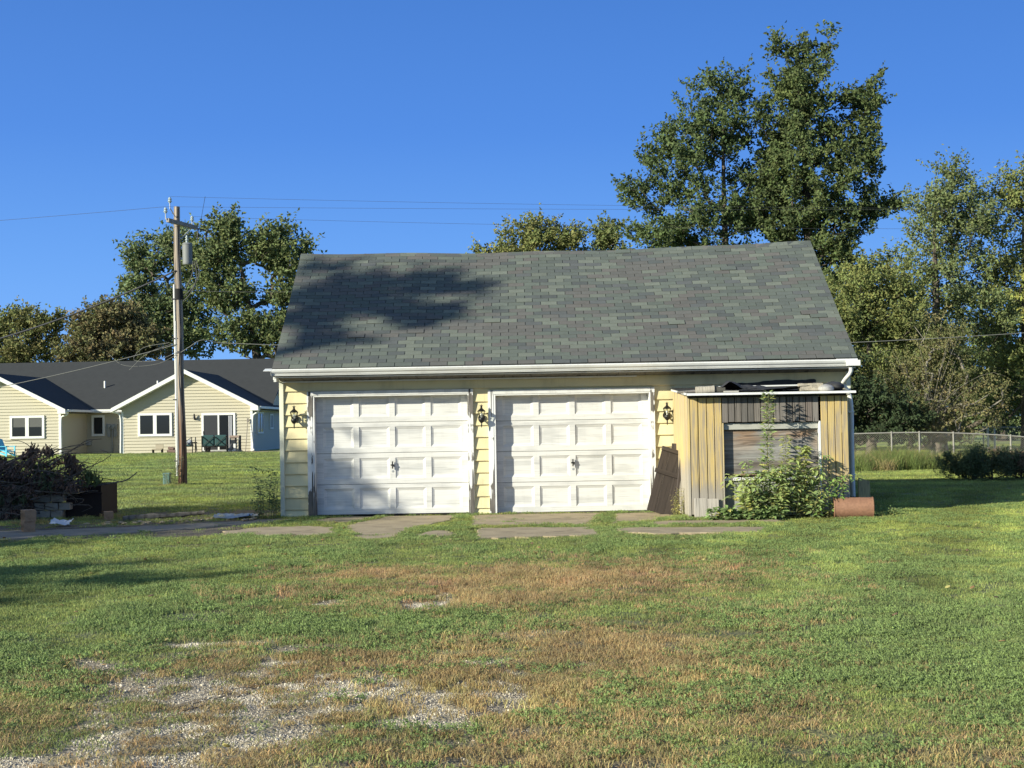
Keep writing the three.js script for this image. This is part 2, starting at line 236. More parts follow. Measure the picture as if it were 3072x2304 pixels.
{
  const xs = [], zs = [];
  for (let x = -13; x <= 13.001; x += .075) xs.push(x);
  for (let s = .12, x = 13; x < 700; s *= 1.16) { x += s; xs.push(x); xs.unshift(-x); }
  for (let d = 4; d <= 30; d += .075) zs.push(d);
  for (let s = .1, d = 30; d < 1200; s *= 1.08) { d += s; zs.push(d); }
  for (let s = .2, d = 4; d > -60; s *= 1.3) { d -= s; zs.unshift(d); }
  const nx = xs.length, nz = zs.length, P = new Float32Array(nx * nz * 3), C = new Float32Array(nx * nz * 3), U = new Float32Array(nx * nz * 2), I = new Uint32Array((nx - 1) * (nz - 1) * 6);
  for (let j = 0; j < nz; j++) for (let i = 0; i < nx; i++) {
    const x = xs[i], d = zs[j], k = j * nx + i, v = veg(x, d);
    P[k * 3] = x; P[k * 3 + 1] = groundH(x, d) - (v.bare > .3 ? .012 : 0); P[k * 3 + 2] = -d; U[k * 2] = x; U[k * 2 + 1] = d;
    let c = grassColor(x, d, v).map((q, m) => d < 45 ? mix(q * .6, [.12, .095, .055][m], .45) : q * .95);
    c = mix3(c, d < 7.6 && x > -1.3 ? [.14, .115, .085] : [.25, .205, .145], clamp(v.soil * 1.2)); c = mix3(c, [.40, .34, .25], clamp(v.gravel * 1.4));
    if (d > 19 && d < 25.5 && x > -5.2 && x < 4.6) c = mix3(c, [.10, .078, .05], .6);
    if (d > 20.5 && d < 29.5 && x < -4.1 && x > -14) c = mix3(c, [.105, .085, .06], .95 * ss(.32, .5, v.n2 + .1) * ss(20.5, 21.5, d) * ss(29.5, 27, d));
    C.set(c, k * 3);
  }
  let q = 0; for (let j = 0; j < nz - 1; j++) for (let i = 0; i < nx - 1; i++) { const a = j * nx + i, b = a + 1, c = a + nx, e = c + 1; I[q++] = a; I[q++] = b; I[q++] = e; I[q++] = a; I[q++] = e; I[q++] = c; }
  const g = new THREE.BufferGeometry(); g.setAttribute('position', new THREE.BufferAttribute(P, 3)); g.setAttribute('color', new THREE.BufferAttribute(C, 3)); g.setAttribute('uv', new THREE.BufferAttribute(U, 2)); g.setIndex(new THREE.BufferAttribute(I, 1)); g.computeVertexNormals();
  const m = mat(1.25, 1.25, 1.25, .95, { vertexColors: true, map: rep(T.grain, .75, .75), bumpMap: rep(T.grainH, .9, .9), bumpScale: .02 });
  const o = lpart('ground', g, m); tag(o, 'mown lawn with dry and bare gravelly patches reaching back to the houses', 'ground', null, 'structure');
}
// broken concrete in front of the doors
{
  const g = thing('driveway_apron', 'cracked concrete apron with grass in its joints in front of the garage doors', 'pavement', [0, 0, -23], null, 'structure');
  reseed(5);
  SLABS.forEach((p, s) => {
    const pts = [];
    p.forEach((a, i) => { const b = p[(i + 1) % p.length], L = Math.hypot(b[0] - a[0], b[1] - a[1]), n = Math.max(2, Math.round(L / .13)); for (let k = 0; k < n; k++) { const t = k / n, x = mix(a[0], b[0], t), d = mix(a[1], b[1], t), w = .09; pts.push(new THREE.Vector2(x + (fbm(x * 5, d * 5, 3, 300 + s) - .5) * 2 * w, -(d + (fbm(x * 5 + 40, d * 5, 3, 301 + s) - .5) * 2 * w * 2.2))); } });
    const e = new THREE.ExtrudeGeometry(new THREE.Shape(pts.map(v => new THREE.Vector2(v.x, -v.y))), { depth: .06, bevelEnabled: true, bevelSize: .012, bevelThickness: .012, bevelSegments: 1 });
    e.rotateX(-Math.PI / 2).translate(0, -.062 + R(-.006, .006), 0);
    part('concrete_slab', mUV(e, R(0, 5), R(0, 5)), s ? M.conc : mat(.25, .22, .175, .92, { map: rep(T.conc, .6, .6), bumpMap: rep(T.conc, .6, .6), bumpScale: .006 }), g);
  });
}
// ------------------------------------------------------------------ the grass
function tuftGeo(n, r, h, w, s, lean = .5) {
  reseed(s); const P = [], C = [];
  for (let i = 0; i < n; i++) {
    const a = R(0, 6.283), q = Math.sqrt(rnd()) * r, x = Math.cos(a) * q, z = Math.sin(a) * q, t = R(0, 6.283), L = h * R(.55, 1.25), l = L * lean * R(.2, 1.3), lx = Math.cos(t) * l, lz = Math.sin(t) * l, b = R(0, 6.283), wx = Math.cos(b) * w / 2, wz = Math.sin(b) * w / 2, k = R(.72, 1.28), c = [k * R(.92, 1.1), k, k * R(.85, 1.1)];
    const y1 = L * .55, v = [[x - wx, -.006, z - wz], [x + wx, -.006, z + wz], [x + wx * .85 + lx * .35, y1, z + wz * .85 + lz * .35], [x - wx * .85 + lx * .35, y1, z - wz * .85 + lz * .35], [x + lx, L * (1 - .25 * lean), z + lz]];
    for (const k of [0, 1, 2, 0, 2, 3, 3, 2, 4]) { P.push(...v[k]); C.push(...c); }
  }
  const g = new THREE.BufferGeometry(); g.setAttribute('position', new THREE.Float32BufferAttribute(P, 3)); g.setAttribute('color', new THREE.Float32BufferAttribute(C, 3)); g.computeVertexNormals(); return g;
}
function cloverGeo(n, r, h, s) {
  reseed(s); const P = [], C = [];
  for (let i = 0; i < n; i++) { const a = R(0, 6.283), q = Math.sqrt(rnd()) * r, x = Math.cos(a) * q, z = Math.sin(a) * q, y = h * R(.4, 1.2), w = R(.004, .008), k = R(.75, 1.25);
    for (let l = 0; l < 3; l++) { const b = a + l * 2.1, ex = Math.cos(b) * w, ez = Math.sin(b) * w, t = R(-.006, .006), v = [[x, y, z], [x + ex - ez * .6, y + t, z + ez + ex * .6], [x + ex * 1.6, y + t * 1.5, z + ez * 1.6], [x + ex + ez * .6, y - t, z + ez - ex * .6]]; for (const m of [0, 1, 2, 0, 2, 3]) { P.push(...v[m]); C.push(k, k, k); } } }
  const g = new THREE.BufferGeometry(); g.setAttribute('position', new THREE.Float32BufferAttribute(P, 3)); g.setAttribute('color', new THREE.Float32BufferAttribute(C, 3)); g.computeVertexNormals(); return g;
}
const blocked = (x, d) => (x > -4.1 && x < 5.95 && d > 25 && d < 31.5) || (x > 2.8 && x < 5.48 && d > 22.95 && d < 25.1) || (d > 79.7 && x > -33 && x < -12);
function scatter(list, name, geo, m, label, category) {
  const im = new THREE.InstancedMesh(geo, m, list.length), q = new THREE.Matrix4(), e = new THREE.Euler(), qq = new THREE.Quaternion(), c = new THREE.Color();
  list.forEach((a, i) => { e.set(a.rx ?? 0, a.ry, a.rz ?? 0); im.setMatrixAt(i, q.compose(V3(a.x, a.y, -a.d), qq.setFromEuler(e), V3(a.s, a.sy ?? a.s, a.s))); im.setColorAt(i, c.setRGB(...a.c)); });
  im.name = numbered(name); im.castShadow = im.receiveShadow = true; tag(im, label, category, null, 'stuff'); scene.add(im); return im;
}
{
  const lawn = [[], [], []], dry = [[], []], clover = [], stones = [], tall = [];
  reseed(77);
  const zones = [[6.0, 10, 520], [10, 16, 300], [16, 25.5, 150], [25.5, 46, 46], [46, 80, 17]];
  for (const [d0, d1, den] of zones) {
    const half = d => .36 * d + 1.6; const n = Math.round((half(d0) + half(d1)) * (d1 - d0) * den);
    for (let i = 0; i < n; i++) {
      const d = Math.sqrt(mix(d0 * d0, d1 * d1, rnd())), x = R(-1, 1) * half(d); if (blocked(x, d)) continue;
      if (d > 32 && x > -4.6 && x < 5.2 && x / d > -.165 && x / d < .19) continue;
      const v = veg(x, d), slab = d > 19 && d < 25.5 && inSlab(x, d);
      if (slab && rnd() > .03 + .35 * ss(.58, .68, v.n2)) continue;
      if (rnd() < Math.min(.94, v.bare * 1.4)) continue; if (d < 16 && v.n2 > .60 && rnd() < .6) continue;
      let bareApron = d > 23.2 && d < 25.2 && x > -4.5 && x < 3 ? .5 : 0; if (rnd() < bareApron) continue;
      if (x < -4.3 && d > 20.6 && d < 29 && rnd() < .95 * ss(.34, .50, v.n2 + .10 * ss(27, 23.5, d)) * ss(20.2, 21.2, d) * ss(29, 26.5, d)) continue;
      const isDry = rnd() < v.dry * 1.05, c = grassColor(x, d, { ...v, dry: isDry ? 1 : v.dry * .25 }), k = R(.8, 1.25), big = d > 46 ? 2.6 : d > 25.5 ? 1.7 : 1;
      const lush = .75 + .7 * ss(.35, .65, v.n), s = R(.8, 1.2) * big, sy = s / Math.sqrt(big) * lush * (d > 25 ? .8 : 1) * (v.bare > .1 ? .8 : 1) * (d < 12 ? .78 : 1);
      const a = { x, d, y: groundH(x, d), ry: R(0, 6.28), rx: R(-.12, .12), rz: R(-.12, .12), s, sy, c: c.map((q, m) => q * k * (1 + (m === 0 ? R(-.1, .14) : 0))) };
      if (!isDry && d < 25 && v.n > .46 && rnd() < .2) clover.push({ ...a, s: R(.9, 1.5), sy: lush, c: [.235 * k, .315 * k, .10 * k] });
      else (isDry ? dry[Math.floor(R(0, 2))] : lawn[Math.floor(R(0, 3))]).push(a);
    }
  }
  // uneven long grass along joints, walls and the fence
  for (const [x0, d0, x1, d1, n, w, h] of [[-4.3, 24.9, -2.7, 24.95, 50, .12, .8], [-.75, 24.2, -.72, 22, 40, .1, .8], [1.2, 22.2, 1.6, 24.8, 120, .16, .8], [-.6, 21.9, 1.3, 21.85, 90, .12, .7], [1.3, 21.9, 3.9, 21.4, 120, .14, .8], [2.3, 23.4, 2.9, 23.0, 60, .2, 1.2], [2.6, 22.8, 5.6, 22.75, 160, .14, 1.1], [-.9, 24.95, 2.4, 24.98, 60, .05, .6], [5.0, 22.3, 6.3, 22.5, 80, .2, 1.3], [-7.5, 24.5, -4.3, 25.3, 150, .4, 1], [-9, 24, -7, 26.8, 140, .5, 1.6], [-9.6, 39.4, -9.0, 39.2, 60, .25, 2]])
    for (let i = 0; i < n; i++) { const t = rnd(), x = mix(x0, x1, t) + gauss() * w, d = mix(d0, d1, t) + gauss() * w * 1.6; const v = veg(x, d), k = R(.75, 1.2); (rnd() < .3 ? dry[0] : lawn[0]).push({ x, d, y: groundH(x, d), ry: R(0, 6.28), s: R(.9, 1.5), sy: h * R(.7, 1.5), c: grassColor(x, d, { ...v, dry: rnd() < .25 ? .8 : 0 }).map(q => q * k) }); }
  for (let i = 0; i < 1050; i++) { const x = R(9.8, 15.5), d = 43.4 + (x - 10) * .12 + gauss() * 1.4 + (rnd() < .4 ? R(0, 2) : 0), k = R(.8, 1.3), dr = rnd() < .3; tall.push({ x, d, y: groundH(x, d), ry: R(0, 6.28), rx: R(-.2, .2), rz: R(-.2, .2), s: R(.8, 1.3), sy: R(.25, .72) * (.6 + .8 * fbm(x * 1.2, 4, 2, 66)), c: (dr ? [.32, .26, .12] : [.18, .23, .065]).map(q => q * k) }); }
  const geos = [tuftGeo(34, .09, .034, .0042, 1), tuftGeo(34, .095, .03, .004, 2, 1.0), tuftGeo(28, .08, .042, .0045, 3, .8)];
  lawn.forEach((l, i) => scatter(l, 'lawn_grass', geos[i], M.grass, ['short green mown grass covering the lawn', 'flattened green grass blades lying over the lawn', 'longer green grass blades standing in the lawn'][i], 'grass'));
  dry.forEach((l, i) => scatter(l, 'dry_grass', tuftGeo(26, .08, .05, .004, 4 + i, 1), M.grass, ['dry tan grass in the worn patches of the lawn', 'matted straw coloured grass round the gravel patches'][i], 'grass'));
  scatter(clover, 'clover', cloverGeo(60, .09, .026, 8), M.grass, 'low green clover leaves spread among the lawn grass', 'clover');
  scatter(tall, 'tall_grass', tuftGeo(46, .16, .85, .011, 9, .45), M.grass, 'tall unmown grass along the foot of the chain link fence', 'grass');
  reseed(91);
  for (let i = 0; i < 330000; i++) { const d = Math.sqrt(mix(36, 190, rnd())), x = R(-3.6, 1.0), v = veg(x, d); if (rnd() > v.gravel * .9 + v.soil * .12) continue; const k = R(.6, 1.35), s = R(.0018, .0046) * (rnd() < .07 ? 2.2 : 1); stones.push({ x, d, y: groundH(x, d) - .008, rx: R(0, 6), ry: R(0, 6), rz: R(0, 6), s, sy: s * R(.6, 1), c: [.55 * k, .49 * k, .385 * k * R(.92, 1.08)] }); }
  const ig = new THREE.IcosahedronGeometry(1, 0); scatter(stones, 'gravel', ig, mat(1, 1, 1, .95), 'pale crushed gravel showing through the worn lawn', 'gravel');
  { reseed(93); const lugs = []; const A = [-1.98, 8.2], B = [-1.42, 9.15], L = Math.hypot(B[0] - A[0], B[1] - A[1]), ang = Math.atan2(B[0] - A[0], B[1] - A[1]);
    for (let r = 0; r < 4; r++) for (let k = 0; k < 30; k++) { const t = (k + (r % 2) * .5) / 30 + R(-.004, .004), o = (r - 1.5) * .045, x = mix(A[0], B[0], t) + Math.cos(ang) * o, d = mix(A[1], B[1], t) - Math.sin(ang) * o; if (rnd() < .15) continue; lugs.push(new THREE.BoxGeometry(.034, .016, .017).rotateY(ang + (r % 2 ? .3 : -.3)).translate(x, groundH(x, d) - .012, -d)); }
    tag(part('tyre_track', lugs, mat(.24, .195, .14, .95, { map: rep(T.grain, 2, 2) }), scene, 'stuff'), 'short tyre tread imprint in the bare soil of the lawn', 'tyre track'); }
  // fallen leaves
  reseed(92); const fl = []; for (let i = 0; i < 260; i++) { const d = Math.sqrt(mix(42, 620, rnd())), x = R(-1, 1) * .38 * d, k = R(.6, 1.3); fl.push({ x, d, y: groundH(x, d) + .03, rx: R(-.5, .5), ry: R(0, 6), rz: R(-.5, .5), s: R(.018, .034), c: [[.25 * k, .15 * k, .06 * k], [.12 * k, .07 * k, .04 * k], [.33 * k, .29 * k, .10 * k]][i % 3] }); }
  scatter(fl, 'fallen_leaves', new THREE.SphereGeometry(1, 6, 4).scale(1, .12, .7), mat(1, 1, 1, .8), 'scattered fallen leaves lying on the lawn', 'leaves');
}

// ------------------------------------------------------------------ the garage
const WZ = -25.06;
const garage = thing('garage', 'yellow two door garage with grey shingled roof, the nearest building', 'garage', [.93, 0, -28]);
{
  const GX0 = -4.08, GX1 = 5.95, BZ = -31.3;
  // core walls behind the siding, with door openings
  const core = [];
  const F = -25.09, K = -25.2;
  for (const [a, b, c, d] of [[GX0 + .01, -3.52, 0, 2.44], [-.76, -.33, 0, 2.44], [2.44, GX1 - .01, 0, 2.44], [-3.52, -.76, 2.155, 2.44], [-.33, 2.44, 2.125, 2.44]]) core.push(box(a, b, c, d, K, F));
  for (const g of core) mUV(g);
  // gable side walls and the back wall
  const gable = [[F - .002, .0], [BZ, 0], [BZ, 2.44], [-28.15, 4.78], [F - .002, 2.44]];
  const wl = part('wall', [...core, mUV(prism(gable, GX0 + .01, GX0 + .12)), mUV(prism(gable, GX1 - .12, GX1 - .01)), box(GX0 + .12, GX1 - .12, 0, 2.44, BZ, BZ + .1)], M.siding, garage);
  part('foundation', [box(GX0 + .02, -3.5, -.12, .006, -31.2, -25.07), box(-3.5, 2.5, -.12, -.005, -31.2, -25.1), box(2.5, GX1 - .02, -.12, .006, -31.2, -25.07)], M.conc, garage);
  // clapboards: thin at the top, thick at the lower edge
  reseed(300);
  const clap = (x0, x1, y0, y1) => { const g = prism([[F + .001, y0], [WZ + .012, y0 + .001], [WZ + .014, y0 + .008], [F + .006, y1 + .012], [F + .001, y1 + .012]], x0, x1); part('clapboard', mUV(g, R(0, 9), R(0, 9)), sidingM[Math.floor(R(0, 3))], garage); };
  const sidingM = [M.siding, ...[[.675, .585, .34], [.715, .63, .385]].map(c => mat(...c, .62, { map: rep(T.dirty, .7, .7), bumpMap: T.fine, bumpScale: .0006 }))];
  for (const [x0, x1, top] of [[-4.03, -3.615, 2.222], [-.70, -.405, 2.195], [2.515, 2.86, 2.18]])
    for (let i = 0; i < 11; i++) { const y1 = top - i * .2085, y0 = i === 10 ? .012 : y1 - .2085; clap(x0, x1, y0, y1); }
  clap(-4.03, 5.9, 2.222, 2.432);
  for (let i = 0; i < 11; i++) { const y1 = 2.222 - i * .2085; clap(2.86, 5.9, i === 10 ? .012 : y1 - .2085, y1 - .001); }
  part('corner_board', mUV(rbox(-4.105, -4.03, .0, 2.43, -25.16, -25.022)), M.cream, garage);
  part('corner_board', mUV(rbox(5.885, 5.965, .0, 2.44, -25.16, -25.022)), M.cream, garage);
  // door surrounds
  for (const [x0, x1, yt] of [[-3.5, -.78, 2.14], [-.31, 2.42, 2.11]]) {
    part('door_casing', mUV(rbox(x0 - .118, x0 - .022, .0, yt + .075, -25.13, -25.012), R(0, 1), 0), M.peel, garage);
    part('door_casing', mUV(rbox(x1 + .012, x1 + .088, .0, yt + .075, -25.13, -25.012), R(0, 1), 0), M.peel, garage);
    part('door_casing', mUV(rbox(x0 - .022, x1 + .012, yt + .002, yt + .076, -25.13, -25.008), R(0, 1), .6), M.whiteOld, garage);
    part('door_jamb', mUV(rbox(x0 - .021, x0 + .012, .0, yt, -25.24, -25.018, .003), R(0, 1), 0), M.peel, garage);
    part('door_jamb', mUV(rbox(x1 - .012, x1 + .011, .0, yt, -25.24, -25.018, .003), R(0, 1), 0), M.peel, garage);
    part('door_jamb', mUV(rbox(x0 + .012, x1 - .012, yt - .022, yt, -25.24, -25.018, .003), R(0, 1), .6), M.whiteOld, garage);
  }
  // sectional doors: four sections of four sunken panels
  const DZ = -25.225;
  function door(x0, x1, seams, sag) {
    const d = new THREE.Group(); d.name = 'garage_door'; d.position.set((x0 + x1) / 2 - .93, 0, DZ + 28); garage.add(d);
    const w = x1 - x0 - .03, m = .12, gap = .1, pw = (w - 2 * m - 3 * gap) / 4;
    for (let s = 0; s < 4; s++) {
      const y0 = seams[s], y1 = seams[s + 1] - .012, py0 = y0 + .09, py1 = y0 + .455, holes = [];
      const sh = new THREE.Shape([[-w / 2, y0], [w / 2, y0], [w / 2, y1], [-w / 2, y1]].map(p => new THREE.Vector2(...p)));
      for (let k = 0; k < 4; k++) { const a = -w / 2 + m + k * (pw + gap); sh.holes.push(new THREE.Path([[a, py0], [a, py1], [a + pw, py1], [a + pw, py0]].map(p => new THREE.Vector2(...p)))); holes.push(a); }
      const g = new THREE.ExtrudeGeometry(sh, { depth: .03, bevelEnabled: true, bevelSize: .003, bevelThickness: .004, bevelSegments: 1 }); g.translate(0, 0, -.03);
      const o = lpart('door_section', mUV(g, s * .37 + x0, s * .61), M.door, d); o.rotation.x = s === 1 ? sag : s === 0 ? -sag * .7 : 0; o.position.z = s === 1 ? -sag * y0 : s === 0 ? .0 : 0;
      for (const a of holes) {
        const b = .048, de = -.024, z0 = .004, q = [[a - .003, py0 - .003], [a + pw + .003, py0 - .003], [a + pw + .003, py1 + .003], [a - .003, py1 + .003]], r = [[a + b, py0 + b], [a + pw - b, py0 + b], [a + pw - b, py1 - b], [a + b, py1 - b]];
        const L = (p, z) => [p[0], p[1], z], quads = [[L(r[0], de), L(r[1], de), L(r[2], de), L(r[3], de)]];
        for (let k = 0; k < 4; k++) { const n = (k + 1) % 4; quads.push([L(q[k], z0 - .005), L(q[n], z0 - .005), L(r[n], de), L(r[k], de)]); }
        const p = lpart('door_panel', mUV(quadsGeo(quads), s * .37 + x0 + a, s * .61 + a), M.door, d); p.rotation.x = o.rotation.x; p.position.z = o.position.z;
      }
    }
    const hy = seams[1] + .325;
    lpart('door_handle', [rbox(-.011, .011, hy - .065, hy + .065, .035, .052, .004), rbox(-.033, .033, hy - .013, hy + .013, .03, .05, .005), new THREE.CylinderGeometry(.012, .016, .045, 10).rotateX(Math.PI / 2).translate(0, hy, .02)], M.blackMetal, d);
    lpart('door_lock', [new THREE.TorusGeometry(.017, .005, 6, 16).translate(0, hy - .11, .008), new THREE.CylinderGeometry(.014, .014, .012, 14).rotateX(Math.PI / 2).translate(0, hy - .11, .007)], M.galv, d);
    lpart('weather_strip', box(-w / 2, w / 2, seams[0] - .022, seams[0] - .002, -.03, .012), M.dark, d);
  }
  door(-3.5, -.78, [.035, .57, 1.12, 1.665, 2.20], .012);
  door(-.31, 2.42, [.02, .555, 1.10, 1.645, 2.18], .004);
  part('interior_wall', box(-4.02, 5.88, .0, 2.4, -25.5, -25.45), M.dark, garage);

  // roof
  const lerp = mix, ey = x => mix(2.605, 2.625, (x + 4.15) / 10.13), ry = x => { const t = (x + 4.15) / 10.13; return 5.02 - .045 * Math.sin(Math.PI * clamp(t * 1.25)) + .075 * ss(.72, 1, t) + .012 * Math.sin(x * 2.3); };
  const EZ = -24.56, RZ = -28.15, RX0 = -4.15, RX1 = 5.98;
  const sagT = (x, t) => -.018 * Math.sin(Math.PI * t) * (1 + .5 * Math.sin(x * 1.3 + 1));
  const roofP = (x, t) => [x, mix(ey(x), ry(x), t) + sagT(x, t), mix(EZ, RZ, t)];
  const q = []; const NX = 24, NT = 8;
  for (let i = 0; i < NX; i++) for (let j = 0; j < NT; j++) { const xa = mix(RX0, RX1, i / NX), xb = mix(RX0, RX1, (i + 1) / NX), a = j / NT, b = (j + 1) / NT; q.push([roofP(xa, a), roofP(xb, a), roofP(xb, b), roofP(xa, b)]); }
  for (let i = 0; i < NX; i++) { const xa = mix(RX0, RX1, i / NX), xb = mix(RX0, RX1, (i + 1) / NX), A = [xa, ry(xa), RZ], B = [xb, ry(xb), RZ]; q.push([A, B, [xb, 2.6, -31.75], [xa, 2.6, -31.75]]); }
  const shM = mat(.05, .055, .05, .95, { map: rep(T.speck, 1.5, 1.5) });
  const roof = part('roof', mUV(quadsGeo(q)), shM, garage);
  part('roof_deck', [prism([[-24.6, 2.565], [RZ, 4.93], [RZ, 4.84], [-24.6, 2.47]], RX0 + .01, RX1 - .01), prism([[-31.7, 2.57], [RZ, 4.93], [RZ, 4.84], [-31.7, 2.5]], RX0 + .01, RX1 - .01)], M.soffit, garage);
  reseed(400);
  const tones = [[0.119, 0.138, 0.117], [0.110, 0.126, 0.112], [0.125, 0.123, 0.113], [0.160, 0.177, 0.145], [0.106, 0.114, 0.113], [0.132, 0.125, 0.114], [0.091, 0.102, 0.099], [0.126, 0.145, 0.122]];
  const smat = tones.map(c => mat(...c, .96, { map: rep(T.speck, 2.2, 2.2), bumpMap: T.fine, bumpScale: .001 })), many = mat(1, 1, 1, .96, { vertexColors: true, map: rep(T.speck, 2.2, 2.2), bumpMap: T.fine, bumpScale: .001 });
  const ROWS = 34, TAB = .3045, shg = [0, 1, 2, 3].map(i => mUV(new RoundedBoxGeometry(TAB - .011, .010, .15, 1, .0015), i * 1.3, i * .7)); let single = 0; const rest = [], W = new THREE.Matrix4();
  function frame(x, t, L) { const a = V3(...roofP(x, t)), b = V3(...roofP(x, Math.min(1, t + .03))), u = b.sub(a).normalize(), X = V3(1, (ey(x + .1) - ey(x - .1)) / .2 * (1 - t) + (ry(x + .1) - ry(x - .1)) / .2 * t, 0).normalize(), n = X.clone().cross(u.clone().negate()).negate(); return { a, u, X, n: n.y < 0 ? n.negate() : n }; }
  for (let r = 0; r < ROWS; r++) {
    const t = r / ROWS; let x = RX0 + (r % 2 ? -TAB / 2 : 0) + R(-.012, .012), band = R(0, 1);
    for (let k = 0; x < RX1; x += TAB, k++) {
      const x0 = Math.max(x, RX0), x1 = Math.min(x + TAB, RX1); if (x1 - x0 < .03) continue;
      const xc = (x0 + x1) / 2, f = frame(xc, t), tilt = f.u.clone().multiplyScalar(.15).addScaledVector(f.n, -.0052).normalize(), N = f.X.clone().cross(tilt).negate(); if (N.y < 0) N.negate();
      const lift = rnd() < .014 ? R(.006, .016) : R(0, .0022), c = f.a.clone().addScaledVector(tilt, .074).addScaledVector(f.n, .0095 + lift);
      W.makeBasis(f.X, N, tilt.clone().negate()).setPosition(c);
      // blends come in runs of a few tabs, as they do from the bundle
      const nn = fbm(xc * .8 + 3, r * .35, 3, 411), rr = rnd(), ti = rr < .5 ? (nn < .45 ? 1 : nn < .56 ? 0 : 2) : rr < .66 ? 3 : rr < .75 ? 5 : rr < .86 ? 6 : rr < .94 ? 7 : 4;
      const s = (x1 - x0) / TAB, mtx = W.clone().multiply(new THREE.Matrix4().makeScale(s, 1, 1));
      if (single < 296) { single++; const o = new THREE.Mesh(shg[Math.floor(R(0, 4))], smat[ti]); o.name = 'shingle'; o.castShadow = o.receiveShadow = true; o.matrix.copy(mtx); o.matrix.decompose(o.position, o.quaternion, o.scale); o.position.sub(org(roof)); roof.add(o); }
      else { const k = R(.9, 1.1); rest.push(tint(shg[Math.floor(R(0, 4))].clone().applyMatrix4(mtx), tones[ti].map(v => v * k))); }
    }
  }
  part('shingle_courses', rest, many, roof, 'stuff');
  const cap = []; for (let x = RX0; x < RX1 - .05; x += .21) { const w = Math.min(.22, RX1 - x), y = ry(x + w / 2), k = R(.85, 1.25), c = tones[Math.floor(R(0, 8))].map(v => v * k), A = quadsGeo([[[x, y - .085 + R(0, .006), RZ + .135], [x + w, y - .085, RZ + .135], [x + w, y + .014, RZ], [x, y + .018 + R(0, .004), RZ]], [[x, y + .018, RZ], [x + w, y + .014, RZ], [x + w, y - .09, RZ - .14], [x, y - .09, RZ - .14]], [[x, y - .095, RZ + .135], [x + w, y - .095, RZ + .135], [x + w, y - .085, RZ + .135], [x, y - .085, RZ + .135]]]); cap.push(tint(mUV(A), c)); }
  part('ridge_cap', cap, many, roof);
  // eaves: drip edge, gutter, sloping soffit, rake ends
  part('drip_edge', mUV(prism([[EZ - .05, 2.612], [EZ + .012, 2.60], [EZ + .014, 2.535], [EZ + .006, 2.535], [EZ, 2.59], [EZ - .05, 2.602]], -4.14, 5.62)), M.white, garage);
  part('drip_edge', mUV(prism([[EZ - .05, 2.622], [EZ + .012, 2.61], [EZ + .014, 2.575], [EZ + .006, 2.575], [EZ, 2.6], [EZ - .05, 2.612]], 5.62, 5.985)), M.white, garage);
  part('gutter', [mUV(prism([[-24.6, 2.58], [-24.592, 2.58], [-24.592, 2.5], [-24.515, 2.5], [-24.503, 2.522], [-24.475, 2.545], [-24.458, 2.58], [-24.474, 2.58], [-24.486, 2.553], [-24.515, 2.532], [-24.525, 2.512], [-24.6, 2.494]], -4.15, 6.0)), box(-4.152, -4.149, 2.49, 2.58, -24.6, -24.465), box(5.999, 6.003, 2.49, 2.58, -24.6, -24.465), mUV(box(5.76, 6.006, 2.488, 2.585, -24.47, -24.452)), mUV(box(-4.15, 6.0, 2.484, 2.493, -24.6, -24.505))], M.white, garage);
  part('eave_flashing', mUV(prism([[-24.7, 2.62], [-24.5, 2.575], [-24.5, 2.568], [-24.7, 2.61]], -4.29, -4.1)), M.white, garage);
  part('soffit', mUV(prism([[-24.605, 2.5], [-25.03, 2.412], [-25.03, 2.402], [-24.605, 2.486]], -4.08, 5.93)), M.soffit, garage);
  part('soffit_trim', mUV(rbox(-4.03, 2.2, 2.376, 2.402, -25.05, -24.99, .003)), M.whiteOld, garage);
  part('fascia', mUV(box(-4.12, 5.95, 2.45, 2.57, -24.64, -24.602)), M.whiteOld, garage);
  part('rake_end', mUV(prism([[-24.606, 2.5], [-25.02, 2.40], [-24.62, 2.385]].reverse(), -4.13, -4.085)), M.white, garage);
  part('rake_board', mUV(prism([[-24.62, 2.56], [RZ, 4.9], [RZ, 4.76], [-24.62, 2.42]], -4.14, -4.11)), M.white, garage);
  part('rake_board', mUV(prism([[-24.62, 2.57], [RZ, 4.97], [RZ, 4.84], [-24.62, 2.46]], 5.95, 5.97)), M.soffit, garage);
  // downspout at the right corner
  const dsp = [[5.86, 2.47, -24.53], [5.86, 2.38, -24.55], [5.80, 2.26, -24.72], [5.79, 2.18, -24.86], [5.90, 2.06, -24.97], [5.95, 1.9, -24.985], [5.955, 1.0, -24.985], [5.96, .12, -24.985]];
  part('downspout', tube(dsp, .037, 8, 40), M.white, garage);
  part('downspout_strap', [rbox(5.90, 6.0, 1.68, 1.70, -25.03, -24.943, .002), rbox(5.90, 6.0, .58, .60, -25.03, -24.943, .002)], M.white, garage);
  // torn roofing felt left on the wall above the shed
  const pl = [[2.86, 2.115], [2.86, 2.155]]; reseed(12); for (let x = 3.0; x < 5.35; x += .075) pl.push([x, 2.16 + .115 * ss(3.2, 4.6, x) + (fbm(x * 7, 1, 3, 77) - .5) * .05]); pl.push([5.36, 2.27], [5.35, 2.13]);
  const e = new THREE.ExtrudeGeometry(new THREE.Shape(pl.map(p => new THREE.Vector2(...p))), { depth: .008, bevelEnabled: false }); e.translate(0, 0, WZ + .018);
  part('roofing_felt', mUV(e), M.tar, garage);
}
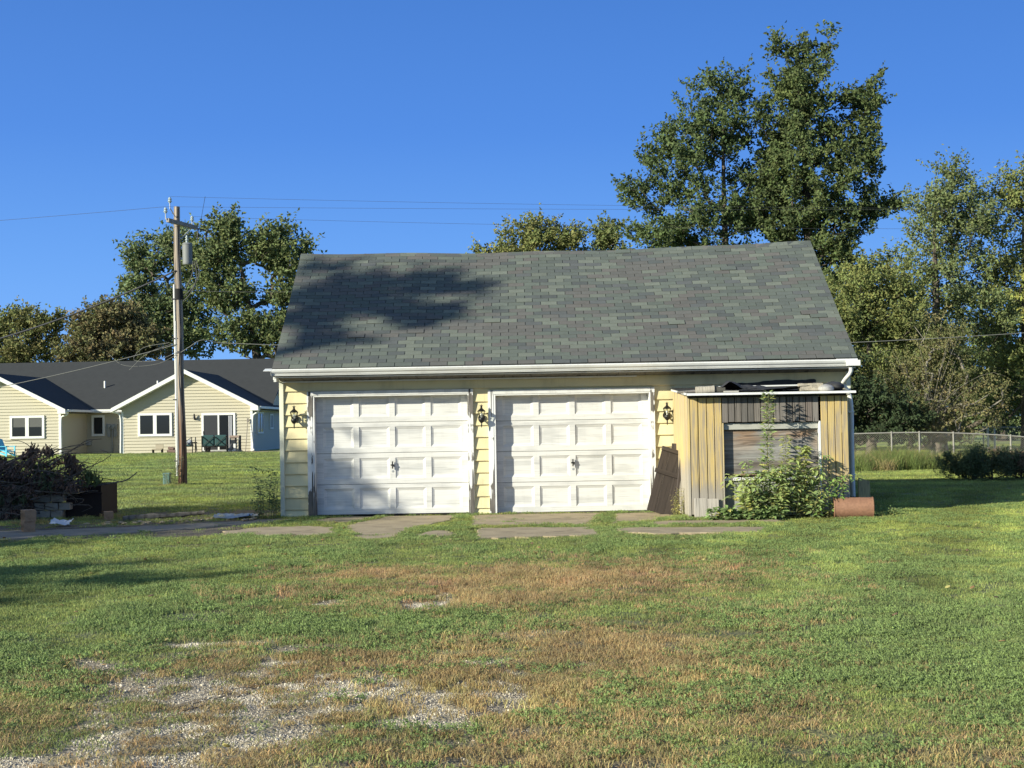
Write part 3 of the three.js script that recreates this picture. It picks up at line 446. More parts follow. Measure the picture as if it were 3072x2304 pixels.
// wall lanterns
{
  const t = thing('wall_lantern', 'black carriage lantern on the siding left of the left garage door', 'wall lamp', [-3.83, 1.77, WZ + .014], 'carriage lanterns on the garage front');
  const hex = (pts) => new THREE.LatheGeometry(pts.map(p => new THREE.Vector2(...p)), 6), z = .135, y0 = -.02;
  lpart('wall_plate', [new THREE.CylinderGeometry(.058, .064, .016, 20).rotateX(Math.PI / 2).translate(0, -.03, .008), tube([[0, -.03, .01], [0, -.075, .06], [0, -.085, .1], [0, -.06, z]], .011, 8, 14), tube([[0, -.03, .01], [0, -.0, .05], [0, -.03, .08], [0, -.055, .06]], .006, 6, 14)], M.blackMetal, t);
  lpart('bowl', [new THREE.LatheGeometry([[.0, -.125], [.012, -.12], [.03, -.108], [.052, -.078], [.057, -.052], [.05, -.03], [.044, -.024]].map(p => new THREE.Vector2(...p)), 18).translate(0, 0, z), new THREE.LatheGeometry([[0, -.205], [.008, -.19], [.011, -.16], [.014, -.125], [0, -.12]].map(p => new THREE.Vector2(...p)), 10).translate(0, 0, z)], M.blackMetal, t);
  lpart('glass', hex([[.043, -.022], [.068, .085]]).translate(0, 0, z), new THREE.MeshPhysicalMaterial({ color: 0xf4f6f2, roughness: .12, transmission: 1, thickness: 0, side: THREE.DoubleSide }), t);
  const fr = []; for (let i = 0; i < 6; i++) { const a = i / 6 * 6.283; fr.push(bar([Math.sin(a) * .044, -.024, z + Math.cos(a) * .044], [Math.sin(a) * .07, .087, z + Math.cos(a) * .07], .0048, 5)); }
  fr.push(new THREE.TorusGeometry(.069, .006, 5, 6).rotateX(Math.PI / 2).rotateY(Math.PI / 6 + Math.PI / 2 + Math.PI / 6 * 0).translate(0, .087, z));
  lpart('frame', fr, M.blackMetal, t);
  const bulbM = new THREE.MeshPhysicalMaterial({ color: 0xf2f0e8, roughness: .25 });
  lpart('bulb', [new THREE.SphereGeometry(.024, 12, 10).translate(0, .03, z), cyl(0, -.03, .012, z, .012, .014, 8)], bulbM, t);
  lpart('roof_cap', [hex([[.078, .088], [.066, .105], [.04, .125], [.022, .14], [.016, .15], [0, .15]]).translate(0, 0, z), new THREE.SphereGeometry(.014, 8, 6).translate(0, .155, z)], M.blackMetal, t);
  const star = new THREE.Shape(); for (let i = 0; i < 10; i++) { const a = i / 10 * 6.283 + Math.PI / 2, r = i % 2 ? .012 : .034; star[i ? 'lineTo' : 'moveTo'](Math.cos(a) * r, Math.sin(a) * r); }
  lpart('finial', [new THREE.ExtrudeGeometry(star, { depth: .008, bevelEnabled: true, bevelSize: .002, bevelThickness: .002, bevelSegments: 1 }).translate(0, .178, z - .004)], M.blackMetal, t);
  for (const [x, y, l] of [[-.545, 1.73, 'black carriage lantern on the narrow yellow strip between the two garage doors'], [2.71, 1.72, 'black carriage lantern between the right garage door and the shed']]) { const c = t.clone(); c.name = numbered('wall_lantern'); c.position.set(x, y, WZ + .014); c.userData = { ...t.userData, label: l }; scene.add(c); }
}
// ------------------------------------------------------------------ the shed against the garage
{
  const SZ = -23.0, x0 = 2.825, x1 = 5.44, s = thing('lean_to_shed', 'weathered yellow plank shed with boarded opening against the garage', 'shed', [4.13, 0, -24]);
  const topY = x => mix(2.005, 1.985, (x - x0) / (x1 - x0)) - .03;
  reseed(500);
  const plank = (xa, xb, ya, yb, m, z = SZ, name = 'plank', ov) => { const g = rbox(xa + .006, xb - .006, ya, yb, z - .022, z + R(-.004, .004), .004); part(name, mUV(g, R(0, 3), ov ?? 0), m, s); };
  const L = [2.87, 3.005, 3.14, 3.265, 3.385]; for (let i = 0; i < 4; i++) plank(L[i], L[i + 1], .02 + R(0, .05), topY(L[i]), M.yellow);
  const RR = [4.985, 5.10, 5.215, 5.325, 5.43]; for (let i = 0; i < 4; i++) plank(RR[i], RR[i + 1], .02 + R(0, .06), topY(RR[i]), M.yellow);
  part('corner_board', mUV(rbox(2.82, 2.865, .0, 1.99, SZ - .07, SZ + .006), 0, 0), M.yellowSide, s);
  // side facing the doors: two wide boards
  for (const [za, zb] of [[-25.0, -24.38], [-24.37, -23.72], [-23.71, -23.075]]) part('side_board', mUV(rbox(2.825, 2.85, .02, 2.0 + (-(za + zb) / 2 - 23) * .055, za, zb, .003), R(0, 2), 0), M.yellowSide, s);
  part('side_board', mUV(box(5.40, 5.425, .02, 2.0, -25.0, -23.06)), M.yellowSide, s);
  // short grey boards over the opening
  const n = 15, hx0 = 3.39, hx1 = 4.96; for (let i = 0; i < n; i++) { const a = mix(hx0, hx1, i / n), b = mix(hx0, hx1, (i + 1) / n); plank(a, b, 1.545 + R(-.008, .012), topY(a) - .005, M.greyWoods[Math.floor(R(0, 5))], SZ - .012, 'header_board', R(0, 2)); }
  part('door_post', mUV(rbox(4.955, 4.984, .02, 1.55, SZ - .12, SZ - .002)), M.peel, s);
  part('door_post', mUV(rbox(3.387, 3.412, .02, 1.54, SZ - .12, SZ - .002)), M.yellowSide, s);
  part('lintel', mUV(rbox(3.413, 4.953, 1.43, 1.535, SZ - .11, SZ - .075), 2, 1, true), mat(.40, .395, .36, .8, { map: rep(T.dirty, 2, 2) }), s);
  part('plywood_sheet', mUV(rbox(3.413, 4.953, .685, 1.425, SZ - .145, SZ - .13, .003), .3, .12), M.ply, s);
  part('sill', mUV(rbox(3.413, 4.953, .60, .655, SZ - .125, SZ - .085, .004), 1, .6), M.peel, s);
  part('lower_panel', mUV(rbox(3.413, 4.953, .03, .60, SZ - .15, SZ - .13, .003)), mat(.30, .31, .29, .8, { map: rep(T.dirty, 2, 2) }), s);
  // roof: low slope, metal drip edge, felt
  part('roof', mUV(prism([[-22.82, 2.016], [-25.03, 2.165], [-25.03, 2.12], [-22.82, 1.98]], 2.80, 5.50)), M.tar, s);
  part('drip_edge', [mUV(prism([[-22.805, 2.026], [-22.80, 1.99], [-22.81, 1.99], [-22.82, 2.018], [-23.0, 2.026], [-23.0, 2.032]], 2.80, 5.52)), mUV(prism([[-22.9, 2.034], [-22.9, 2.0], [-25.0, 2.115], [-25.0, 2.145]].reverse(), 2.795, 2.802))], M.white, s);
  part('gutter_edge', mUV(box(2.83, 5.46, 1.955, 1.972, -22.99, -22.96)), M.dark, s);
  part('interior_wall', box(2.86, 5.4, .03, 1.95, -23.4, -23.35), M.dark, s);
  // things lying on its roof
  const on = (x, z) => 2.02 + (-z - 22.9) * .067;
  reseed(501);
  const drift = (name, label, cat, g, m) => { const o = part(name, g, m, scene); tag(o, label, cat); return o; };
  tag(part('tar_paper_sheet', (() => { const g = new THREE.PlaneGeometry(1.55, .7, 46, 20).rotateX(-Math.PI / 2), p = g.attributes.position; for (let i = 0; i < p.count; i++) { const x = p.getX(i), z = p.getZ(i), h = .022 + .07 * Math.pow(fbm(x * 3 + 2, z * 4, 4, 55), 2) * 2.2 + .12 * Math.max(0, 1 - Math.abs(x + .52) / .2) * ss(-.3, .1, z); p.setY(i, h); } g.computeVertexNormals(); return mUV(g.translate(4.06, on(0, -23.35) - .01, -23.38)); })(), M.tar), 'crumpled black roofing sheet lying across the middle of the shed roof', 'roofing sheet');
  tag(part('tar_paper_roll', rough(mUV(new THREE.SphereGeometry(1, 26, 14).scale(.16, .08, .3).rotateZ(-.06).translate(5.27, on(0, -23.3) + .06, -23.3)), .02, 6), M.tar), 'folded black roofing felt at the right end of the shed roof', 'roofing felt');
  tag(part('concrete_chunk', rough(mUV(new THREE.BoxGeometry(.37, .12, .22, 12, 5, 7).translate(4.86, on(0, -23.15) + .065, -23.15)), .022, 9, 3), mat(.42, .38, .31, .95, { map: rep(T.conc, 2, 2), bumpMap: rep(T.conc, 2, 2), bumpScale: .01 })), 'tan concrete chunk lying on the right half of the shed roof', 'concrete chunk');
  tag(part('grey_bundle', rough(mUV(new THREE.SphereGeometry(1, 20, 10).scale(.14, .068, .2).translate(5.09, on(0, -23.1) + .035, -23.1)), .02, 7, 8), mat(.36, .35, .34, .85, { map: rep(T.stone, 3, 3) })), 'pale grey crumpled bundle between concrete chunk and black felt on shed roof', 'bundle');
  tag(part('log', [rough(mUV(new THREE.CylinderGeometry(.058, .06, .3, 14, 6).rotateZ(Math.PI / 2 + .03).translate(3.13, on(0, -23.1) + .052, -23.05)), .008, 14)], mat(.44, .40, .33, .9, { map: rep(T.wood, 2, 2) })), 'short pale log lying near the left end of the shed roof', 'log');
  tag(part('charred_log', rough(mUV(new THREE.CylinderGeometry(.056, .05, .17, 12, 4).rotateZ(Math.PI / 2 - .04).translate(3.37, on(0, -23.1) + .045, -23.07)), .008, 14), mat(.09, .085, .07, .9, { map: rep(T.wood, 2, 2) })), 'dark log stub right of the pale log on the shed roof', 'log');
  tag(part('grey_branch', rough(mUV(new THREE.CylinderGeometry(.02, .032, .38, 9, 6).rotateZ(Math.PI / 2 + .05).rotateY(.15).translate(2.88, on(0, -23.2) + .02, -23.2)), .008, 12), M.greyWood), 'weathered grey stick overhanging the left corner of the shed roof', 'branch');
  tag(part('white_board', mUV(rbox(3.5, 5.0, 2.115, 2.14, -24.1, -24.02, .004).rotateZ(.006), 0, 0, true), M.whiteOld), 'long white board lying along the back of the shed roof', 'board');
  tag(part('white_scrap', rough(mUV(new THREE.BoxGeometry(.22, .045, .06, 8, 3, 3).rotateZ(-.12).translate(3.76, on(0, -23.8) + .075, -23.8)), .01, 12), M.whiteOld), 'broken white board end on the shed roof above its left planks', 'board');
  tag(part('pale_plank', mUV(rbox(3.42, 3.66, 2.035, 2.06, -23.0, -22.93, .004), 1, 1, true), mat(.42, .40, .36, .85, { map: rep(T.wood, 2, 2) })), 'short pale plank at the front edge of the shed roof', 'plank');
}
// things leaning and lying round the shed
{
  const o = thing('old_plank_door', 'dark brown plank door with two battens leaning on the shed side', 'old door', [2.47, 0.02, -24.2]);
  const g = new THREE.Group(); g.name = 'leaf'; o.add(g); g.rotation.order = 'YXZ';
  reseed(510);
  const P = (name, a, z0 = 0) => { const m = lpart(name, mUV(rbox(...a, .004), R(0, 3), R(0, 3), name === 'batten'), M.darkWood, o); return m; };
  const parts = []; for (const [a, b] of [[-.235, -.1], [-.095, .07], [.075, .235]]) parts.push(P('plank', [a, b, 0, 1.12 + R(-.01, .01), -.012, .012]));
  parts.push(P('batten', [-.275, .25, .66, .735, .012, .045]), P('batten', [-.25, .25, 1.06, 1.13, .012, .045]), P('side_rail', [.235, .27, 0, 1.1, -.04, .012]));
  o.remove(g);
  for (const m of parts) { m.rotation.set(-.10, .22, -.31, 'YXZ'); }
  const b = thing('fence_post_board', 'dark upright board leaning behind the plank door beside the shed', 'board', [2.74, 0, -24.62]);
  const q = lpart('board', mUV(rbox(-.08, .08, 0, 1.2, -.015, .015)), M.darkWood, b); q.rotation.z = -.075; const st = lpart('stain', mUV(box(-.05, .035, 1.0, 1.05, .0152, .0165)), mat(.45, .36, .30, .9), b); st.rotation.z = -.075;
  const k = thing('grey_stake', 'thin dark stake leaning between plank door and shed corner', 'stake', [2.70, 0, -23.95]); const kk = lpart('stake', mUV(rbox(-.022, .022, 0, .98, -.02, .02)), M.darkWood, k); kk.rotation.set(-.1, .3, -.19, 'YXZ');
  tag(part('pale_board', [mUV(rbox(2.905, 3.11, 0, .335, -22.965, -22.94).rotateZ(0), .2, .3), mUV(rbox(3.116, 3.30, 0, .325, -22.968, -22.942), .9, .1)], mat(.52, .48, .43, .85, { map: rep(T.wood, 1.7, .8), bumpMap: rep(T.woodH, 1.7, .8), bumpScale: .002 })), 'short pale bleached boards set against the foot of the shed', 'board');
  const br = thing('steel_drum', 'rusty reddish steel drum lying on its side by the shed corner', 'drum', [5.43, .21, -22.42]);
  const dl = [[.0, -.3], [.16, -.3], [.168, -.302], [.176, -.308], [.176, -.29], [.168, -.285], [.168, -.11], [.173, -.1], [.168, -.09], [.168, .09], [.173, .1], [.168, .11], [.168, .285], [.176, .29], [.176, .308], [.168, .302], [.16, .3], [0, .3]];
  const dm = lpart('shell', mUV(new THREE.LatheGeometry(dl.map(p => new THREE.Vector2(...p)), 36)), M.rust, br); br.rotation.set(0, -.16, 0); dm.rotation.z = Math.PI / 2; br.position.set(5.36, .165, -22.5);
  const yb = thing('mossy_board', 'mossy yellowish plank propped behind the drum at the shed corner', 'board', [5.8, .02, -23.7]);
  const y2 = lpart('board', mUV(rbox(-.1, .1, -.02, .02, -.75, .75)), mat(.36, .28, .10, .9, { map: rep(T.wood, 2, .8) }), yb); y2.position.set(.03, .33, 0); y2.rotation.set(.22, -.24, -.35, 'YXZ'); const y3 = lpart('support_block', mUV(rbox(-.07, .07, -.02, .24, -.06, .06, .01)), M.darkWood, yb); y3.position.set(-.02, 0, -.25);
}

// ------------------------------------------------------------------ the neighbour's house
{
  const B = .26, H = thing('house', 'long cream sided house with dark roof and two front gables', 'house', [-22, B, -85]);
  const lap = mat(.475, .43, .32, .6), lapW = mat(.74, .735, .70, .5), roofM = mat(.040, .042, .042, .95, { map: rep(T.speck, .8, .8) });
  // lapped siding: every course a sloping strip between x-limits
  function siding(y0, y1, z, lim, axis = 0) {
    const q = []; for (let y = y0; y < y1 - .01; y += .175) { const yt = Math.min(y + .175, y1), [a, b] = lim(y), [a2, b2] = lim(yt); if (b - a < .05) continue;
      if (!axis) q.push([[a, y, z + .045], [b, y, z + .045], [Math.max(b2, a2), yt, z], [a2, yt, z]], [[a, y, z], [b, y, z], [b, y, z + .045], [a, y, z + .045]]);
      else q.push([[z + .022, y, b], [z + .022, y, a], [z, yt, a], [z, yt, b]], [[z, y, b], [z, y, a], [z + .022, y, a], [z + .022, y, b]]); }
    return quadsGeo(q);
  }
  const EY = 2.80, SL = .515;
  function wing(xl, xr, xa, ya, zf, zb, nameSide) {      // gable wing: wall limits, apex
    part('siding', siding(B, ya - .1, zf, y => y < EY - .12 ? [xl, xr] : [xl + Math.max(0, y - EY - .08) / SL, xr - Math.max(0, y - EY - .08) / SL]), lap, H);
    part('siding', siding(B, EY, xr - .022, () => [zb, zf], 1), lap, H);
    part('wall', [box(xl, xr - .03, B, EY - .1, zb, zf - .01)], lap, H);
    const ov = .45, ey = EY - .02, w = xr + ov - xa;
    const rl = xa - (xl - ov), yR = ya, yE = ya - SL * w, yL = ya - SL * rl, th = .06;
    const slab = (x, y) => quadsGeo([[[xa, yR + th, zf + .57], [x, y + th, zf + .57], [x, y + th, zb - 3.5], [xa, yR + th, zb - 3.5]], [[xa, yR, zf + .57], [x, y, zf + .57], [x, y, zb - 3.5], [xa, yR, zb - 3.5]], [[x, y, zf + .57], [x, y + th, zf + .57], [x, y + th, zb - 3.5], [x, y, zb - 3.5]]]);
    part('roof', [mUV(slab(xl - ov, yL)), mUV(slab(xr + ov, yE))], roofM, H);
    const rake = (x, y) => quadsGeo([[[xa, yR + th + .01, zf + .6], [x, y + th + .01, zf + .6], [x, y - .15, zf + .6], [xa, yR - .17, zf + .6]], [[xa, yR - .17, zf + .6], [x, y - .15, zf + .6], [x, y - .15, zf + .02], [xa, yR - .17, zf + .02]], [[xa, yR + th + .01, zf + .6], [x, y + th + .01, zf + .6], [x, y + th + .01, zf + .55], [xa, yR + th + .01, zf + .55]]]);
    part('rake_board', [rake(xl - ov, yL)], lapW, H); part('rake_board', [rake(xr + ov, yE)], lapW, H);
    part('eave_return', box(xr, xr + ov, EY - .24, EY - .02, zf - .05, zf + .55), lapW, H);
    part('soffit', quadsGeo([[[xr, EY - .22, zf + .57], [xr + ov, EY - .22, zf + .57], [xr + ov, EY - .22, zb], [xr, EY - .22, zb]]]), lapW, H);
    part('corner_trim', box(xr - .1, xr + .025, B, EY - .2, zf - .1, zf + .04), lapW, H); part('corner_trim', box(xl - .025, xl + .1, B, EY - .2, zf - .1, zf + .04), lapW, H);
    part('gutter', [box(xr + ov, xr + ov + .12, EY - .13, EY + .0, zb, zf + .35)], lapW, H);
  }
  wing(-22.0, -14.66, -18.33, 4.86, -80, -90);
  wing(-32.8, -25.45, -29.12, 4.86, -80, -85.2);
  // main block
  part('siding', siding(B - .08, 2.8, -85, () => [-25.6, -21.9]), lap, H);
  part('wall', [box(-36, -14.9, B - .1, 2.75, -94, -85.05)], lap, H);
  part('roof', mUV(quadsGeo([[[-33.2, 2.85, -84.45], [-14.25, 2.85, -84.45], [-14.25, 6.0, -90.8], [-33.2, 6.0, -90.8]], [[-33.2, 2.85, -97], [-14.25, 2.85, -97], [-14.25, 6.0, -90.8], [-33.2, 6.0, -90.8]]])), roofM, H);
  part('gutter', [box(-25.3, -21.8, 2.72, 2.84, -84.5, -84.38), box(-25.3, -21.8, 2.66, 2.70, -85, -84.4)], lapW, H);
  // side gable over the far end of the right wing, mostly behind the garage
  const gp = (dx) => [[-14.5 + dx, 2.78, -84.7], [-14.5 + dx, 3.86, -87.6], [-14.5 + dx, 2.78, -90.5]];
  { const [p, q, r] = gp(0), t = quadsGeo([[p, r, q, q]]); part('gable_wall', t, lap, H); part('rake_board', [beam([-14.4, 2.8, -84.5], [-14.4, 3.92, -87.6], .1, .13), beam([-14.4, 3.92, -87.6], [-14.4, 2.7, -90.8], .1, .13)], lapW, H);
    part('roof', mUV(quadsGeo([[[-14.3, 2.86, -84.45], [-17.5, 2.86, -84.45], [-17.5, 3.98, -87.6], [-14.3, 3.98, -87.6]], [[-14.3, 2.7, -90.9], [-17.5, 2.7, -90.9], [-17.5, 3.98, -87.6], [-14.3, 3.98, -87.6]]])), roofM, H); }
  part('gutter', [box(-14.6, -14.2, 2.70, 2.80, -84.5, -80.2)], lapW, H);
  // windows
  function win(x0, x1, y0, y1, z, n, blind) {
    const w = new THREE.Group(); w.name = 'window'; w.position.set((x0 + x1) / 2 + 22, y0 - B, z + 85); H.add(w); const cx = (x0 + x1) / 2, W = x1 - x0, h = y1 - y0, f = .13, fr = [box(-W / 2, W / 2, 0, f, -.02, .085), box(-W / 2, W / 2, h - f, h, -.02, .085), box(-W / 2, -W / 2 + f, f, h - f, -.02, .083), box(W / 2 - f, W / 2, f, h - f, -.02, .083)];
    for (let k = 1; k < n; k++) fr.push(box(-W / 2 + W * k / n - .1, -W / 2 + W * k / n + .1, f, h - f, -.02, .08));
    lpart('frame', fr, lapW, w);
    for (let k = 0; k < n; k++) { const a = -W / 2 + f + (W - 2 * f) * k / n + .02, b = -W / 2 + f + (W - 2 * f) * (k + 1) / n - .02; lpart('pane', box(a, b, f, h - f, -.02, .056), M.glassDark, w); if (blind) lpart('blind', box(a + .05, b - .02, h * .5, h - f, .0565, .06), mat(.10, .10, .095, .8), w); }
    return w;
  }
  win(-21.08, -19.16, 1.21, 2.52, -79.98, 2, false); win(-28.28, -26.34, 1.2, 2.5, -79.98, 2, true); win(-25.16, -24.37, 1.25, 2.5, -84.97, 1, false);
  // side windows on the shaded wall
  for (const [z0, z1, y0, y1] of [[-83.4, -81.5, 1.25, 2.5], [-86.8, -85.7, 1.5, 2.42]]) { const w = new THREE.Group(); w.name = 'window'; w.position.set(-14.66 + 22, y0 - B, (z0 + z1) / 2 + 85); H.add(w); const h = y1 - y0, l = (z1 - z0) / 2; lpart('frame', [box(-.02, .06, 0, .1, -l, l), box(-.02, .06, h - .1, h, -l, l), box(-.02, .058, .1, h - .1, -l, -l + .1), box(-.02, .058, .1, h - .1, l - .1, l), box(-.02, .056, .1, h - .1, -.04, .04)], lapW, w); lpart('pane', box(-.02, .03, .1, h - .1, -l + .1, l - .1), M.glassDark, w); }
  // sliding door
  { const d = new THREE.Group(); d.name = 'sliding_door'; d.position.set(-16.55 + 22, .04, 5.02); H.add(d);
    lpart('frame', [box(-.95, .95, 2.04, 2.16, -.02, .07), box(-.95, -.83, 0, 2.04, -.02, .068), box(.83, .95, 0, 2.04, -.02, .068), box(-.04, .05, .08, 2.04, -.02, .075), box(-.83, .83, 0, .08, -.02, .066)], lapW, d);
    lpart('pane', box(-.83, -.04, .08, 2.04, -.02, .058), mat(.035, .035, .037, .4), d); lpart('pane', box(.05, .83, .08, 2.04, -.02, .05), mat(.006, .006, .006, .3), d);
    lpart('curtain', [.6, .67, .74].map(x => cyl(x, .12, 2.0, .05, .03)), mat(.42, .42, .44, .8), d); lpart('handle', box(-.86, -.83, .95, 1.15, .07, .09), M.dark, d); }
  // lamp, meters, pipes, vents, downspouts, slab
  part('porch_lamp', [box(-17.93, -17.83, 2.1, 2.2, -79.97, -79.9), cyl(-17.88, 2.16, 2.36, -79.82, .09, .05, 6), cyl(-17.88, 2.36, 2.45, -79.82, .06, .01, 6)], M.blackMetal, H);
  const meterM = mat(.27, .28, .27, .5);
  part('meter_box', [box(-24.22, -23.62, 1.68, 1.96, -84.97, -84.8), bar([-24.06, 1.84, -84.8], [-24.06, 1.84, -84.68], .09, 12), bar([-23.78, 1.84, -84.8], [-23.78, 1.84, -84.68], .09, 12)], meterM, H);
  part('meter_box', box(-24.2, -24.03, 1.2, 1.66, -84.97, -84.85), meterM, H); part('meter_box', box(-23.82, -23.64, 1.2, 1.66, -84.97, -84.85), meterM, H);
  part('conduit', bar([-23.9, .2, -84.9], [-23.9, 1.7, -84.9], .045, 8), meterM, H); part('vent_box', box(-25.46, -25.18, .72, .98, -84.97, -84.78), M.galv, H);
  part('vent_pipe', cyl(-25.0, 3.9, 4.62, -87.2, .06), lapW, H); part('vent_pipe', cyl(-21.75, 3.9, 4.58, -87.2, .06), lapW, H);
  const ds = (x, z) => part('downspout', tube([[x + .38, EY - .15, z + .1], [x + .36, EY - .3, z + .1], [x + .08, EY - .48, z + .1], [x + .04, EY - .65, z + .08], [x + .04, .5, z + .08], [x + .1, B + .05, z + .15]], .05, 6, 24), lapW, H);
  ds(-14.66, -80.05); part('downspout', tube([[-22.6, 2.7, -79.85], [-22.5, 2.62, -79.85], [-22.12, 2.5, -79.9], [-22.06, 2.3, -79.92], [-22.06, .3, -79.92]], .05, 6, 24), lapW, H); part('downspout', tube([[-25.0, 2.66, -79.9], [-25.05, 2.5, -79.9], [-25.36, 2.4, -79.94], [-25.40, 2.2, -79.94], [-25.40, .3, -79.94]], .05, 6, 24), lapW, H);
  const pt = part('patio_slab', mUV(box(-18.9, -11.5, .1, .285, -80, -77.6)), M.conc); tag(pt, 'pale concrete patio in front of the cream house', 'patio', null, 'structure');
}
// patio furniture, far off
{
  const green = mat(.02, .065, .065, .85), iron = M.blackMetal;
  const c = thing('patio_chair', 'dark metal patio armchair with open crossed side and green cushion', 'chair', [-17.95, .285, -78.3]);
  lpart('frame', [bar([-.4, .0, .35], [-.4, .75, .25], .03), bar([.38, 0, .35], [.38, .55, .35], .03), bar([.38, 0, -.3], [.38, .85, -.4], .03), bar([-.42, .85, .25], [.0, .85, .25], .03), bar([-.4, .35, .3], [.3, .35, .3], .03), bar([-.38, .35, .28], [.3, .83, .28], .02), bar([-.38, .83, .28], [.3, .35, .28], .02), bar([.3, .35, .3], [.32, .85, .28], .025), bar([.3, .55, .35], [.62, .55, .3], .035), bar([.6, .05, .3], [.55, .55, .3], .03), bar([-.4, .1, .35], [.4, .1, .35], .02)], iron, c);
  lpart('cushion', [rbox(-.55, -.32, .35, .85, -.3, .3, .05), rbox(-.35, .3, .33, .45, -.3, .25, .04)], green, c); lpart('pillow', [new THREE.SphereGeometry(.17, 10, 8).scale(1, 1, .6).translate(.15, .55, .05)], mat(.3, .32, .36, .9), c);
  const l = thing('patio_loveseat', 'two seat patio bench with dark green cushions seen from behind', 'loveseat', [-16.3, .285, -77.9]);
  lpart('frame', [bar([-.68, 0, .3], [-.68, .92, .32], .03), bar([.68, 0, .3], [.68, .92, .32], .03), bar([-.6, 0, -.3], [-.6, .5, -.3], .03), bar([.6, 0, -.3], [.6, .5, -.3], .03), bar([-.68, .32, .3], [.68, .32, .3], .03), bar([-.68, .08, .3], [.68, .08, .3], .02), bar([-.66, .34, .36], [0, .88, .36], .018), bar([-.66, .88, .36], [0, .34, .36], .018), bar([.66, .34, .36], [0, .88, .36], .018), bar([.66, .88, .36], [0, .34, .36], .018)], iron, l);
  for (const x of [-.34, .34]) lpart('cushion', rbox(x - .33, x + .33, .33, .95, .1, .3, .07), green, l);
  lpart('seat', rbox(-.65, .65, .3, .42, -.3, .2, .03), green, l);
  const g = thing('side_table', 'grey outdoor side table with shelf beside the loveseat', 'table', [-15.3, .285, -78.4]);
  lpart('top', rbox(-.3, .25, .78, .9, -.25, .25, .01), mat(.30, .22, .18, .8), g); lpart('cabinet', box(-.28, -.0, .45, .78, -.2, .2), mat(.33, .28, .24, .8), g); for (const [x, z] of [[-.27, .2], [.22, .2], [-.27, -.2], [.22, -.2]]) lpart('leg', box(x - .025, x + .025, 0, .78, z - .025, z + .025), mat(.2, .2, .19, .8), g); lpart('side_panel', box(.24, .27, .1, .9, -.22, .22), M.dark, g);
  const f = thing('flower_pot', 'magenta flowers in a pot by the glass patio door', 'flower pot', [-16.95, .285, -78.9]); lpart('pot', cyl(0, 0, .3, 0, .14, .18), M.darkWood, f); lpart('flowers', rough(new THREE.SphereGeometry(.28, 12, 10).translate(0, .55, 0), .1, 8), mat(.16, .02, .06, .9), f);
  const rk = thing('garden_tool', 'thin grey garden pole leaning on the house wall beside the patio door', 'garden pole', [-14.98, .285, -79.6]); lpart('pole', bar([0, 0, 0], [.1, 1.72, -.25], .02), M.greyWood, rk); lpart('head', box(.05, .15, 1.62, 1.85, -.28, -.24), M.greyWood, rk);
  const ad = (name, label, x, z, m, turn) => { const a = thing(name, label, 'chair', [x, .25, z]); a.rotation.y = turn; lpart('seat', new THREE.BoxGeometry(.55, .03, .55).rotateX(.2).translate(0, .33, .05), m, a); for (let i = 0; i < 5; i++) lpart('back_slat', new THREE.BoxGeometry(.1, .75, .025).rotateX(-.42).translate(-.24 + i * .12, .66 - Math.abs(i - 2) * .02, -.36), m, a); for (const s of [-1, 1]) { lpart('armrest', box(s * .36 - .06, s * .36 + .06, .55, .58, -.35, .35), m, a); lpart('leg', box(s * .33 - .02, s * .33 + .02, 0, .55, .26, .34), m, a); lpart('leg', new THREE.BoxGeometry(.04, .08, .95).rotateX(.3).translate(s * .3, .22, -.15), m, a); } };
  ad('garden_chair', 'bright blue slatted garden chair on the lawn before the left gable', -27.6, -77.4, mat(.05, .42, .62, .5), 1.2); ad('garden_chair', 'grey slatted garden chair at the left edge by the blue chair', -28.75, -77.8, mat(.28, .29, .30, .6), -.9);
  const st = thing('low_stand', 'small tan low stand on the gravel under the double window', 'stand', [-19.8, .26, -79.2]); lpart('top', box(-.28, .28, .2, .26, -.2, .2), mat(.33, .28, .2, .8), st); lpart('back', box(-.15, .28, .26, .5, -.2, -.15), mat(.38, .33, .24, .8), st); for (const x of [-.25, .25]) lpart('leg', box(x - .03, x + .03, 0, .2, -.15, .15), M.dark, st);
  tag(part('firewood', [bar([-19.25, .37, -79.3], [-18.75, .35, -79.1], .1, 8), bar([-19.2, .55, -79.3], [-18.85, .5, -79.1], .08, 8)], mat(.13, .085, .07, .9)), 'few dark pieces of firewood left of the utility pole by the house', 'firewood');
}
